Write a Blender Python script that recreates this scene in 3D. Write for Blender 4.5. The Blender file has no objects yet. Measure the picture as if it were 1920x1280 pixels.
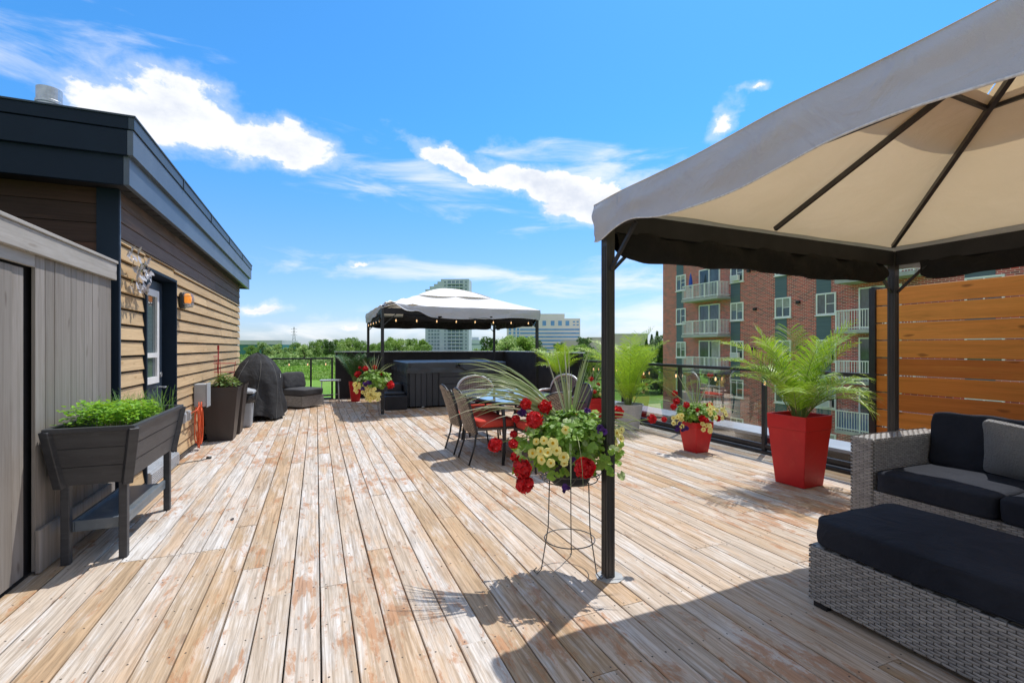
import bpy, bmesh, math, random
from mathutils import Vector, Matrix, noise as mnoise
random.seed(7)
S = bpy.context.scene
COL = S.collection
R = math.radians
PI = math.pi
def U(a, b): return random.uniform(a, b)

# ------------------------------------------------------------------ node helpers
class NT:
    def __init__(s, tree):
        s.t = tree; s.n = tree.nodes; s.l = tree.links
    def node(s, typ, **kw):
        n = s.n.new(typ)
        for k, v in kw.items(): setattr(n, k, v)
        return n
    def put(s, sock, v):
        if isinstance(v, bpy.types.NodeSocket): s.l.new(v, sock)
        elif isinstance(v, (tuple, list)):
            n = len(sock.default_value)
            sock.default_value = tuple(v)[:n] + (1,)*(n-len(v))
        else: sock.default_value = v
    def m(s, op, a, b=0.0, c=0.0, clamp=False):
        n = s.node('ShaderNodeMath', operation=op, use_clamp=clamp)
        s.put(n.inputs[0], a); s.put(n.inputs[1], b); s.put(n.inputs[2], c)
        return n.outputs[0]
    def mix(s, f, a, b, mode='MIX'):
        n = s.node('ShaderNodeMix', data_type='RGBA', blend_type=mode)
        s.put(n.inputs[0], f); s.put(n.inputs[6], a); s.put(n.inputs[7], b)
        return n.outputs[2]
    def step(s, x, lo, hi):
        n = s.node('ShaderNodeMapRange', interpolation_type='SMOOTHSTEP')
        s.put(n.inputs[0], x); n.inputs[1].default_value = lo; n.inputs[2].default_value = hi
        return n.outputs[0]
    def co(s, kind='Object'):
        return s.node('ShaderNodeTexCoord').outputs[kind]
    def scale(s, v, sc, off=None):
        n = s.node('ShaderNodeVectorMath', operation='MULTIPLY_ADD')
        s.put(n.inputs[0], v); s.put(n.inputs[1], sc if isinstance(sc, tuple) else (sc,)*3)
        if off is not None: s.put(n.inputs[2], off)
        return n.outputs[0]
    def noise(s, v, scale=5, detail=4, rough=.5, dist=0, color=False):
        n = s.node('ShaderNodeTexNoise')
        s.put(n.inputs['Vector'], v); s.put(n.inputs['Scale'], scale); s.put(n.inputs['Detail'], detail)
        s.put(n.inputs['Roughness'], rough); s.put(n.inputs['Distortion'], dist)
        return n.outputs[1 if color else 0]
    def bump(s, h, strength=.3, dist=.01):
        n = s.node('ShaderNodeBump'); s.put(n.inputs['Height'], h)
        n.inputs['Strength'].default_value = strength; n.inputs['Distance'].default_value = dist
        return n.outputs[0]

def newmat(name):
    m = bpy.data.materials.new(name); m.use_nodes = True
    t = NT(m.node_tree); b = m.node_tree.nodes['Principled BSDF']
    return m, t, b

def mat(name, c1, c2=None, scale=4, rough=.6, metal=0, bump=0, bscale=40, stretch=(1,1,1), island=0, spec=.5, c3=None, coat=0):
    m, t, b = newmat(name)
    c2 = c2 or tuple(x*.75 for x in c1)
    v = t.scale(t.co(), stretch)
    f = t.step(t.noise(v, scale, 6, .6), .35, .65)
    col = t.mix(f, c1, c2)
    if c3: col = t.mix(t.step(t.noise(v, scale*2.7, 5, .65), .55, .7), col, c3)
    if island:
        r = t.node('ShaderNodeNewGeometry').outputs['Random Per Island']
        k = t.m('MULTIPLY_ADD', r, island*2, 1-island)
        n = t.node('ShaderNodeCombineXYZ'); [t.put(n.inputs[i], k) for i in range(3)]
        col = t.mix(1.0, col, n.outputs[0], 'MULTIPLY')
    t.put(b.inputs['Base Color'], col)
    b.inputs['Roughness'].default_value = rough; b.inputs['Metallic'].default_value = metal
    b.inputs['Specular IOR Level'].default_value = spec
    if coat: b.inputs['Coat Weight'].default_value = coat; b.inputs['Coat Roughness'].default_value = .15
    if bump: t.put(b.inputs['Normal'], t.bump(t.noise(v, bscale, 5, .6), bump, .01))
    return m

def leafmat(name, c1, c2, c3=None, rough=.5, trans=.35):
    m, t, b = newmat(name)
    r = t.node('ShaderNodeNewGeometry').outputs['Random Per Island']
    n = t.noise(t.co(), 3, 3)
    f = t.m('MULTIPLY_ADD', t.m('SUBTRACT', n, .5), 1.6, r, True)
    col = t.mix(f, c1, c2)
    if c3: col = t.mix(t.m('GREATER_THAN', r, .86), col, c3)
    t.put(b.inputs['Base Color'], col); b.inputs['Roughness'].default_value = rough
    tr = t.node('ShaderNodeBsdfTranslucent'); t.put(tr.inputs[0], t.mix(.5, col, (.5,.7,.05)) if trans > .3 else col)
    mx = t.node('ShaderNodeMixShader'); mx.inputs[0].default_value = trans
    t.l.new(b.outputs[0], mx.inputs[1]); t.l.new(tr.outputs[0], mx.inputs[2])
    t.l.new(mx.outputs[0], t.n['Material Output'].inputs[0])
    return m

def woodmat(name, axis, ramp, patch=None, knots=None, gs=70, bump=.35, rough=.75, lo=.48, hi=.62, weather=False, gc=.55, pf=1.0, gb=(.30,.62)):
    """planks: one island per plank; axis = direction of the grain"""
    m, t, b = newmat(name)
    r = t.node('ShaderNodeNewGeometry').outputs['Random Per Island']
    cmb = t.node('ShaderNodeCombineXYZ')
    t.put(cmb.inputs[0], t.m('MULTIPLY', r, 37.0)); t.put(cmb.inputs[1], t.m('MULTIPLY', r, 91.0)); t.put(cmb.inputs[2], t.m('MULTIPLY', r, 53.0))
    def st(a, l): return tuple(l if i == axis else a for i in range(3))
    co = t.co()
    vg = t.scale(co, st(1, .035), cmb.outputs[0])
    vm = t.scale(co, st(1, .16), cmb.outputs[0])
    cr = t.node('ShaderNodeValToRGB'); e = cr.color_ramp.elements
    e[0].position = 0; e[0].color = ramp[0] + (1,); e[1].position = 1; e[1].color = ramp[-1] + (1,)
    for i, c in enumerate(ramp[1:-1]): q = e.new((i+1)/(len(ramp)-1)); q.color = c + (1,)
    t.put(cr.inputs[0], t.m('ADD', t.m('MULTIPLY', r, .8), t.m('MULTIPLY', t.noise(vm, 3, 3), .25)))
    col = cr.outputs[0]
    grain = t.noise(vg, gs, 6, .65, .6)
    if patch:
        f = t.step(t.m('ADD', t.noise(vm, 7, 7, .7), t.m('MULTIPLY', t.m('SUBTRACT', grain, .5), .35)), lo, hi)
        col = t.mix(t.m('MULTIPLY', f, pf), col, patch)
    if weather:
        f = t.step(t.m('ADD', t.noise(vm, 5.0, 6, .7), t.m('MULTIPLY', t.m('SUBTRACT', r, .5), .12)), .50, .66)
        col = t.mix(t.m('MULTIPLY', f, .7), col, (.56,.385,.235))
        vs = t.scale(co, st(1, .38), cmb.outputs[0])
        big = t.noise(co, .55, 2)
        f = t.step(t.m('ADD', t.m('ADD', t.noise(vs, 9, 8, .72, .4), t.m('MULTIPLY', t.m('SUBTRACT', grain, .5), .4)), t.m('MULTIPLY', t.m('SUBTRACT', big, .5), .55)), .53, .64)
        col = t.mix(t.m('MULTIPLY', f, .78), col, (.43,.215,.105))
    if knots or weather:
        vo = t.node('ShaderNodeTexVoronoi'); vv = t.scale(co, st(7.0, 2.2), cmb.outputs[0]); t.put(vo.inputs['Vector'], t.scale(t.noise(vv, 2, 2, color=True), .35, vv)); vo.inputs['Scale'].default_value = 1
        k = t.m('SUBTRACT', 1.0, t.step(vo.outputs['Distance'], .05, .13))
        col = t.mix(t.m('MULTIPLY', k, .6), col, knots or (.25,.15,.09))
    gf = t.step(grain, gb[0], gb[1])
    col = t.mix(t.m('SUBTRACT', 1.0, gf), col, t.mix(1.0, col, (gc,gc*.97,gc*.94), 'MULTIPLY'))
    fine = t.noise(vg, gs*3.2, 3, .6)
    col = t.mix(t.m('MULTIPLY', t.step(fine, .56, .66), .45), col, t.mix(1.0, col, (gc-.02,gc-.05,gc-.08), 'MULTIPLY'))
    t.put(b.inputs['Base Color'], col); b.inputs['Roughness'].default_value = rough
    b.inputs['Specular IOR Level'].default_value = .25
    t.put(b.inputs['Normal'], t.bump(t.m('ADD', grain, t.m('MULTIPLY', fine, .4)), bump, .004))
    return m

def fabric(name, c, c2, weave=300, bump=.25, trans=0, wr=3):
    m, t, b = newmat(name)
    co = t.co()
    f = t.step(t.noise(co, 2.5, 5, .6), .3, .7)
    col = t.mix(f, c, c2)
    t.put(b.inputs['Base Color'], col); b.inputs['Roughness'].default_value = .85
    b.inputs['Specular IOR Level'].default_value = .2
    h = t.m('ADD', t.m('MULTIPLY', t.noise(co, wr, 4, .55, .8), 1.0), t.m('MULTIPLY', t.noise(co, weave, 2), .05))
    t.put(b.inputs['Normal'], t.bump(h, bump, .05))
    if trans:
        tr = t.node('ShaderNodeBsdfTranslucent'); t.put(tr.inputs[0], t.mix(1.0, col, (.95,.78,.54), 'MULTIPLY'))
        mx = t.node('ShaderNodeMixShader'); mx.inputs[0].default_value = trans
        t.l.new(b.outputs[0], mx.inputs[1]); t.l.new(tr.outputs[0], mx.inputs[2])
        t.l.new(mx.outputs[0], t.n['Material Output'].inputs[0])
    return m

def glassmat(name, tint=(.9,.95,.95), gloss=.06, rough=.01, k=.45):
    m, t, b = newmat(name)
    t.n.remove(b)
    tr = t.node('ShaderNodeBsdfTransparent'); t.put(tr.inputs[0], tint)
    gl = t.node('ShaderNodeBsdfGlossy'); gl.inputs['Roughness'].default_value = rough
    lw = t.node('ShaderNodeFresnel'); lw.inputs[0].default_value = 1.45
    mx = t.node('ShaderNodeMixShader')
    t.put(mx.inputs[0], t.m('ADD', t.m('MULTIPLY', lw.outputs[0], k), gloss*.3 + t_zero, clamp=True))
    t.l.new(tr.outputs[0], mx.inputs[1]); t.l.new(gl.outputs[0], mx.inputs[2])
    t.l.new(mx.outputs[0], t.n['Material Output'].inputs[0])
    return m
t_zero = 0.0

def brickmat():
    m, t, b = newmat('red_brick')
    co = t.co(); sp = t.node('ShaderNodeSeparateXYZ'); t.put(sp.inputs[0], co)
    cb = t.node('ShaderNodeCombineXYZ'); t.put(cb.inputs[0], t.m('ADD', sp.outputs[0], sp.outputs[1])); t.put(cb.inputs[1], sp.outputs[2])
    br = t.node('ShaderNodeTexBrick'); t.put(br.inputs['Vector'], cb.outputs[0])
    br.inputs['Scale'].default_value = 1; br.inputs['Brick Width'].default_value = .29; br.inputs['Row Height'].default_value = .088
    br.inputs['Mortar Size'].default_value = .012; br.inputs['Mortar Smooth'].default_value = .2; br.inputs['Bias'].default_value = -.1
    t.put(br.inputs['Color1'], (.60,.10,.08)); t.put(br.inputs['Color2'], (.16,.05,.052)); t.put(br.inputs['Mortar'], (.66,.48,.44))
    col = t.mix(t.m('MULTIPLY', t.noise(co, .6, 4), .5), br.outputs[0], t.mix(1.0, br.outputs[0], (.7,.62,.6), 'MULTIPLY'))
    t.put(b.inputs['Base Color'], col); b.inputs['Roughness'].default_value = .9
    t.put(b.inputs['Normal'], t.bump(br.outputs[1], -.3, .01))
    return m

def emis(name, c, s):
    m, t, b = newmat(name); t.put(b.inputs['Base Color'], c)
    t.put(b.inputs['Emission Color'], c); b.inputs['Emission Strength'].default_value = s
    b.inputs['Roughness'].default_value = .15
    return m

M = {}
M['deck'] = woodmat('weathered_deck_wood', 1, [(.44,.33,.225),(.58,.50,.42),(.55,.39,.25),(.62,.585,.55),(.47,.33,.20),(.54,.45,.355)], patch=(.70,.69,.685), weather=True, gs=60, gc=.60, pf=.75, lo=.46, hi=.70)
M['nail'] = mat('nail_rust', (.06,.05,.045), rough=.6)
M['siding'] = woodmat('tan_siding', 1, [(.60,.415,.225),(.66,.48,.28),(.53,.375,.21),(.63,.46,.275)], patch=(.47,.345,.205), knots=(.40,.25,.11), gs=40, lo=.5, hi=.75, gc=.80, bump=.15)
M['brown'] = woodmat('brown_siding', 1, [(.17,.125,.115),(.21,.16,.145),(.15,.12,.11)], patch=(.24,.16,.12), gc=.75, gs=45, lo=.52, hi=.75)
M['brownx'] = woodmat('dark_brown_siding', 0, [(.055,.032,.028),(.08,.043,.034),(.045,.03,.027)], patch=(.11,.052,.036), gc=.7, gs=45, lo=.5, hi=.75)
M['fence'] = woodmat('grey_fence_stain', 2, [(.285,.26,.24),(.33,.305,.285),(.255,.235,.215),(.305,.28,.26)], patch=(.23,.20,.17), knots=(.12,.09,.07), gs=30, bump=.2, gc=.78, pf=.7, lo=.5, hi=.72)
M['fenceh'] = woodmat('grey_fence_rail', 1, [(.42,.40,.38),(.46,.44,.415)], patch=(.35,.33,.30), knots=(.28,.24,.2), gs=30, bump=.15, gc=.82, pf=.5)
M['screen'] = woodmat('orange_stained_boards', 1, [(.74,.22,.04),(.94,.36,.07),(.54,.15,.028),(.84,.29,.052)], patch=(.66,.25,.045), knots=(.16,.045,.012), gs=22, bump=.08, rough=.5, lo=.5, hi=.78, gc=.82)
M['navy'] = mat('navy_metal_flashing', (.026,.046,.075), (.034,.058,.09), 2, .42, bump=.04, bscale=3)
M['navy_shade'] = mat('shaded_navy_flashing', (.004,.013,.030), (.006,.017,.036), 2, .6, bump=.04, bscale=3, spec=.25)  # shaded copy of the navy: front faces and door jamb darkened in colour
M['navy_sunlit'] = mat('sunlit_navy_flashing', (.070,.095,.135), (.09,.12,.165), 1.5, .40, bump=.05, bscale=2.5)  # sunlit copy of the navy: side faces lightened in the base colour
M['black'] = mat('black_metal', (.018,.019,.022), (.03,.03,.034), 8, .42)
M['blackm'] = mat('matte_black', (.012,.013,.017), (.02,.02,.025), 5, .7)
M['bronze'] = mat('dark_bronze_aluminium', (.035,.034,.036), (.055,.052,.05), 20, .38, stretch=(1,1,.1))
M['gal'] = mat('galvanised_steel', (.45,.47,.5), (.6,.62,.64), 12, .38, .7, bump=.1, bscale=15)
M['alu'] = mat('ribbed_aluminium', (.55,.57,.6), (.45,.47,.5), 9, .4, .4)
M['white'] = mat('white_paint', (.80,.80,.80), (.72,.73,.74), 3, .45)
M['plastic_grey'] = mat('grey_plastic', (.36,.38,.41), (.42,.44,.47), 4, .5)
M['plgrey'] = mat('slate_plastic_planter', (.036,.038,.045), (.05,.053,.06), 3, .5, bump=.12, bscale=30, stretch=(1,1,6), c3=(.065,.068,.075))
M['plshelf'] = mat('shelf_wet_plastic', (.09,.12,.15), (.14,.17,.20), 3, .35, c3=(.2,.22,.23))
M['plbrown'] = mat('espresso_planter', (.035,.028,.026), (.045,.036,.033), 4, .45, bump=.1, bscale=50, stretch=(1,1,.1))
M['red'] = mat('red_resin', (.62,.018,.02), (.52,.013,.016), 2.2, .46, bump=.10, bscale=14, spec=.4, c3=(.60,.035,.03))
M['soil'] = mat('potting_soil', (.035,.024,.017), (.07,.05,.035), 30, .95, bump=.8, bscale=60)
M['zinc'] = mat('grey_zinc_bucket', (.58,.575,.56), (.48,.475,.46), 6, .6, .1, c3=(.66,.65,.63))
M['canopy'] = fabric('cream_canopy_cloth', (.84,.77,.66), (.80,.73,.61), bump=.5, trans=.22)
M['canopy_pale'] = fabric('pale_canopy_cloth', (.86,.87,.89), (.82,.83,.85), bump=.4, trans=.15)
M['valance'] = fabric('shade_grey_valance', (.58,.60,.655), (.52,.545,.61), bump=.7, trans=.10, wr=4)  # canopy cloth with the grey of its shaded side put into the colour
M['hem'] = mat('hem_binding', (.78,.78,.78), (.6,.6,.62), 60, .7)
M['curtain'] = fabric('black_curtain_cloth', (.014,.014,.016), (.022,.021,.022), bump=.6, wr=5)
M['cush'] = fabric('black_cushion_cloth', (.014,.017,.026), (.024,.028,.040), bump=.5, wr=5)
M['cushg'] = fabric('charcoal_cushion_cloth', (.055,.056,.062), (.075,.076,.082), bump=.4, wr=5)
M['cushr'] = fabric('red_cushion_cloth', (.62,.075,.05), (.52,.05,.035), bump=.2)
M['cover'] = fabric('black_cover_cloth', (.028,.029,.033), (.045,.046,.05), bump=.8, wr=4)
M['vinyl'] = mat('charcoal_vinyl', (.040,.050,.062), (.06,.07,.085), 2, .42, bump=.25, bscale=5)
M['tub'] = mat('charcoal_tub_panel', (.030,.034,.042), (.04,.045,.055), 3, .5, bump=.15, bscale=30, stretch=(1,1,.2))
M['wick'] = mat('grey_wicker', (.26,.25,.245), (.33,.32,.31), 30, .5, island=.16, bump=.2, bscale=120)
M['wickd'] = mat('wicker_core', (.15,.145,.14), (.19,.185,.18), 30, .7)
M['bwick'] = mat('brown_wicker', (.26,.205,.165), (.34,.28,.23), 30, .5, island=.3)
M['bwickd'] = mat('brown_wicker_core', (.085,.065,.055), (.12,.09,.075), 60, .6, bump=.5, bscale=150)
M['lgrey'] = mat('pale_grey_metal', (.42,.43,.44), (.5,.51,.52), 10, .4, .3)
M['rail_glass'] = glassmat('railing_glass', (.80,.84,.83), .10)
M['tglass'] = None
M['win'] = mat('window_glass_dark', (.03,.045,.05), (.08,.11,.12), 1.5, .06, spec=.8, stretch=(1,1,.4))
M['winb'] = mat('blue_glass', (.09,.28,.58), (.14,.36,.66), .2, .15, spec=.7)
M['brick'] = brickmat()
M['teal'] = mat('teal_grey_panel', (.075,.115,.145), (.09,.135,.165), 3, .6, bump=.3, bscale=8, stretch=(.1,.1,4))
M['conc'] = mat('pale_concrete', (.42,.42,.42), (.34,.345,.35), 2, .85, bump=.2, bscale=20)
M['tower'] = mat('pale_blue_cladding', (.54,.61,.69), (.48,.56,.64), .1, .7)
M['towerd'] = mat('tower_recess', (.22,.30,.36), (.15,.22,.28), .3, .5)
M['offc'] = mat('beige_precast', (.78,.74,.72), (.74,.70,.68), .05, .8)
M['tan'] = mat('tan_block', (.62,.54,.50), (.56,.49,.46), .1, .85)
M['greenm'] = mat('green_shed_wall', (.03,.16,.16), (.05,.2,.2), .1, .5)
M['shedroof'] = mat('pale_shed_roof', (.55,.57,.6), (.48,.5,.53), .1, .5)
M['leaf'] = leafmat('geranium_leaf', (.14,.30,.035), (.28,.46,.08), (.42,.54,.26))
M['herb'] = leafmat('herb_leaf', (.14,.36,.02), (.27,.52,.04))
M['chive'] = leafmat('chive_leaf', (.08,.22,.04), (.16,.34,.07))
M['palm'] = leafmat('palm_leaf', (.16,.34,.02), (.44,.62,.05), (.50,.56,.30), .4)
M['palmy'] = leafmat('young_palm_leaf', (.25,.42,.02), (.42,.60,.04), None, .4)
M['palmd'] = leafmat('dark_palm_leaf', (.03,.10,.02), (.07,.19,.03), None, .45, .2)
M['spike'] = leafmat('spike_leaf', (.28,.36,.14), (.46,.52,.30), (.55,.56,.42), .4, .2)
M['stem'] = mat('green_stem', (.14,.22,.05), (.22,.26,.08), 20, .6)
M['bark'] = mat('bark', (.12,.09,.07), (.07,.055,.045), 12, .9, bump=.6, bscale=30)
M['redf'] = leafmat('red_petal', (.55,.005,.01), (.78,.012,.02), (.35,.003,.008), .5, .2)
M['yelf'] = leafmat('cream_yellow_petal', (.90,.80,.20), (.92,.85,.38), None, .5, .2)
M['yelc'] = mat('yellow_throat', (.85,.55,.02), rough=.6)
M['purf'] = leafmat('purple_petal', (.035,.01,.09), (.10,.02,.24), None, .5, .2)
M['tree1'] = leafmat('tree_leaf_mid', (.15,.27,.05), (.26,.40,.09), None, .6, .3)
M['tree2'] = leafmat('tree_leaf_light', (.20,.34,.06), (.32,.46,.10), None, .6, .3)
M['tree3'] = leafmat('tree_leaf_dark', (.06,.13,.035), (.12,.21,.055), None, .6, .2)
M['reed'] = leafmat('reed_leaf', (.18,.36,.03), (.30,.50,.05), None, .6, .3)
M['orange'] = mat('orange_cord', (.75,.12,.03), (.65,.1,.03), 10, .5)
M['wire'] = mat('dark_wire', (.02,.02,.02), rough=.5)
M['wirel'] = mat('thin_grey_wire', (.10,.10,.095), (.16,.155,.15), 40, .4, .5)
M['redwire'] = mat('red_wire', (.45,.02,.03), rough=.5)
M['glow'] = emis('bulb_glow', (1,.62,.28), 1.5)
M['amber'] = emis('amber_lens', (1,.34,.05), .55)
M['bulbglass'] = glassmat('bulb_glass', (.95,.9,.85), .15)
M['binbag'] = mat('black_bin_bag', (.02,.02,.022), (.04,.04,.042), 10, .2, bump=1.0, bscale=18)
M['blue'] = mat('blue_cloth', (.02,.09,.5), (.02,.07,.4), 5, .7)
M['knit'] = fabric('grey_knit', (.34,.34,.345), (.42,.42,.425), bump=.9, weave=160, wr=90)
M['deckdark'] = mat('under_deck_dark', (.012,.010,.009), rough=.9)
M['plate'] = mat('pale_post_plate', (.45,.46,.46), (.35,.36,.36), 14, .5, bump=.4, bscale=14)
M['door'] = mat('navy_door_paint', (.022,.036,.06), (.026,.042,.07), 2, .45)

def tableglass():
    m, t, b = newmat('table_glass')
    t.put(b.inputs['Base Color'], (.33,.42,.50)); b.inputs['Roughness'].default_value = .02
    b.inputs['Metallic'].default_value = .65; b.inputs['Specular IOR Level'].default_value = 1
    return m
M['tglass'] = tableglass()

def groundmat():
    m, t, b = newmat('grass_field')
    co = t.co()
    a = t.step(t.noise(co, .02, 6, .6), .4, .6); c = t.step(t.noise(co, .6, 6, .7), .3, .7)
    col = t.mix(a, (.16,.33,.05), (.22,.38,.07)); col = t.mix(t.m('MULTIPLY', c, .4), col, (.12,.24,.04))
    t.put(b.inputs['Base Color'], col); b.inputs['Roughness'].default_value = .95; b.inputs['Specular IOR Level'].default_value = .1
    return m
M['grass'] = groundmat()

# ------------------------------------------------------------------ mesh builder
ORG = {}
class MB:
    def __init__(s): s.v = []; s.f = []; s.mi = []
    def add(s, vs, fs, mi=0):
        o = len(s.v); s.v += [tuple(p) for p in vs]; s.f += [tuple(i+o for i in f) for f in fs]; s.mi += [mi]*len(fs)
        return s
    def box(s, x0, x1, y0, y1, z0, z1, mi=0):
        vs = [(x0,y0,z0),(x1,y0,z0),(x1,y1,z0),(x0,y1,z0),(x0,y0,z1),(x1,y0,z1),(x1,y1,z1),(x0,y1,z1)]
        return s.add(vs, [(0,3,2,1),(4,5,6,7),(0,1,5,4),(1,2,6,5),(2,3,7,6),(3,0,4,7)], mi)
    def frustum(s, cx, cy, z0, z1, w0, d0, w1, d1, mi=0, cap=True):
        vs = [(cx+a*w/2, cy+b*d/2, z) for z, w, d in ((z0,w0,d0),(z1,w1,d1)) for a, b in ((-1,-1),(1,-1),(1,1),(-1,1))]
        fs = [(0,1,5,4),(1,2,6,5),(2,3,7,6),(3,0,4,7),(0,3,2,1)] + ([(4,5,6,7)] if cap else [])
        return s.add(vs, fs, mi)
    def beam(s, p, q, w, h=None, mi=0, up=(0,0,1)):
        h = h or w; p = Vector(p); q = Vector(q); d = (q-p).normalized()
        u = Vector(up)
        if abs(d.dot(u)) > .98: u = Vector((0,1,0))
        a = d.cross(u).normalized()*w/2; b = a.cross(d).normalized()*h/2
        vs = [c + i*a + j*b for c in (p, q) for i, j in ((-1,-1),(1,-1),(1,1),(-1,1))]
        return s.add(vs, [(0,1,2,3),(7,6,5,4),(0,4,5,1),(1,5,6,2),(2,6,7,3),(3,7,4,0)], mi)
    def tube(s, pts, r, n=6, mi=0, closed=False):
        pts = [Vector(p) for p in pts]; k = len(pts); rr = r if isinstance(r, (list, tuple)) else [r]*k
        vs = []; prev = None
        for i, p in enumerate(pts):
            if closed: d = pts[(i+1) % k]-pts[i-1]
            else: d = pts[min(i+1, k-1)]-pts[max(i-1, 0)]
            d.normalize()
            if prev is None:
                a = d.orthogonal().normalized()
            else:
                a = (prev - d*prev.dot(d)); a = a.normalized() if a.length > 1e-6 else d.orthogonal().normalized()
            prev = a; b = d.cross(a)
            vs += [p + rr[i]*(math.cos(2*PI*j/n)*a + math.sin(2*PI*j/n)*b) for j in range(n)]
        fs = []
        for i in range(k if closed else k-1):
            i2 = (i+1) % k
            for j in range(n): fs.append((i*n+j, i*n+(j+1) % n, i2*n+(j+1) % n, i2*n+j))
        if not closed: fs += [tuple(range(n-1,-1,-1)), tuple((k-1)*n+j for j in range(n))]
        return s.add(vs, fs, mi)
    def lathe(s, prof, cx=0, cy=0, n=24, mi=0):
        vs = []; k = len(prof)
        for r, z in prof: vs += [(cx+r*math.cos(2*PI*j/n), cy+r*math.sin(2*PI*j/n), z) for j in range(n)]
        fs = [(i*n+j, i*n+(j+1) % n, (i+1)*n+(j+1) % n, (i+1)*n+j) for i in range(k-1) for j in range(n)]
        fs += [tuple(range(n-1,-1,-1)), tuple((k-1)*n+j for j in range(n))]
        return s.add(vs, fs, mi)
    def grid(s, fn, nu, nv, mi=0, wrap=False):
        vs = [fn(i/nu, j/nv) for i in range(nu+1) for j in range(nv+1)]
        fs = [(i*(nv+1)+j, (i+1)*(nv+1)+j, (i+1)*(nv+1)+j+1, i*(nv+1)+j+1) for i in range(nu) for j in range(nv)]
        return s.add(vs, fs, mi)
    def xf(s, mtx, start=0):
        s.v[start:] = [tuple(mtx @ Vector(p)) for p in s.v[start:]]; return s
    def build(s, name, m, parent=None, smooth=False, bevel=0, world=False, solid=0):
        me = bpy.data.meshes.new(name)
        o = bpy.data.objects.new(name, me); COL.objects.link(o)
        off = Vector((0,0,0))
        if parent is not None:
            o.parent = parent; base = ORG.get(parent.name)
            if base is not None: off = base; ORG[o.name] = base
        vs = [(p[0]-off.x, p[1]-off.y, p[2]-off.z) for p in s.v]
        me.from_pydata(vs, [], s.f)
        for q in (m if isinstance(m, (list, tuple)) else [m]): me.materials.append(q)
        me.polygons.foreach_set('material_index', s.mi)
        me.polygons.foreach_set('use_smooth', [smooth]*len(s.f)); me.update()
        if bevel:
            b = o.modifiers.new('bevel', 'BEVEL'); b.width = bevel; b.segments = 2; b.limit_method = 'ANGLE'
        if solid:
            b = o.modifiers.new('solid', 'SOLIDIFY'); b.thickness = solid
        return o

def tag(o, label, cat, group=None):
    o['label'] = label; o['category'] = cat
    if group: o['group'] = group
    return o
def thing(name, label, cat, loc=(0,0,0), rotz=0, group=None, world=True):
    """an Empty at the base; world=True: its parts are given in world coordinates (rotz must be 0)"""
    o = bpy.data.objects.new(name, None); COL.objects.link(o); o.location = loc; o.rotation_euler = (0,0,rotz)
    o.empty_display_size = .1
    if world: ORG[o.name] = Vector(loc)
    return tag(o, label, cat, group)
def struct(o): o['kind'] = 'structure'; return o
def dup(root, loc, rotz=0, label=None, scale=None):
    r = root.copy(); COL.objects.link(r); r.location = loc; r.rotation_euler = (0,0,rotz)
    if scale: r.scale = (scale,)*3
    if label: r['label'] = label
    def rec(a, b):
        for c in list(a.children):
            d = c.copy(); COL.objects.link(d); d.parent = b; rec(c, d)
    rec(root, r)
    return r

def cushion(mb, cx, cy, cz, w, d, h, p=5, puff=.0, n=14, wr=.006, seed=0, mtx=None, mi=0):
    """rounded, slightly wrinkled box"""
    bm = bmesh.new(); bmesh.ops.create_cube(bm, size=2)
    bmesh.ops.subdivide_edges(bm, edges=bm.edges[:], cuts=n, use_grid_fill=True)
    for v in bm.verts:
        c = v.co; L = (abs(c.x)**p + abs(c.y)**p + abs(c.z)**p)**(1/p)
        q = c/L
        q = Vector((q.x*w/2, q.y*d/2, q.z*h/2))
        e = (1-min(1, abs(c.x))**2)*(1-min(1, abs(c.y))**2)
        q.z += (1 if c.z > 0 else -1)*puff*e*abs(c.z)
        nz = mnoise.noise(q*6+Vector((seed*7.3, seed, 0)))*wr + mnoise.noise(q*16+Vector((seed*3.3, 5, 0)))*wr*.5
        q += v.normal*nz if False else q.normalized()*nz
        v.co = (mtx @ q if mtx else q) + Vector((cx,cy,cz))
    bm.verts.index_update()
    mb.add([tuple(v.co) for v in bm.verts], [[v.index for v in f.verts] for f in bm.faces], mi)
    bm.free()

def piping(cx, cy, z, w, d, e, r, m, parent, zs):
    for zz in zs:
        pts = []
        for k in range(96):
            a = 2*PI*k/96; c, s_ = math.cos(a), math.sin(a); L = (abs(c)**e+abs(s_)**e)**(1/e)
            pts.append((cx+w/2*c/L, cy+d/2*s_/L, z+zz+.003*math.sin(a*9)))
        MB().tube(pts, r, 6, closed=True).build('piping', m, parent, smooth=True)

def weave(mb, o, u, v, nrm, w, h, cu=.04, rv=.021, amp=.005, mi=0):
    """woven strands: rows along u, going over and under uprights"""
    o = Vector(o); u = Vector(u); v = Vector(v); nrm = Vector(nrm)
    nc = max(1, round(w/cu)); nr = max(1, round(h/rv)); cu = w/nc; rv = h/nr
    for r in range(nr):
        z0 = r*rv; par = r % 2
        for c in range(nc):
            if (c + par) % 2 == 0:                       # strand piece in front, bulging
                a = c*cu - cu*.42; b = (c+1)*cu + cu*.42
                a = max(a, 0); b = min(b, w); vs = []
                for k in range(5):
                    t = k/4; x = a+(b-a)*t; bul = amp*math.sin(PI*t)
                    for yy, dz in ((.06, 0), (.3, .0022), (.7, .0022), (.94, 0)):
                        vs.append(o + u*x + v*(z0+rv*yy) + nrm*(bul+dz))
                mb.add(vs, [(k*4+j, k*4+j+1, k*4+j+5, k*4+j+4)[::-1] for k in range(4) for j in range(3)], mi)

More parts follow.
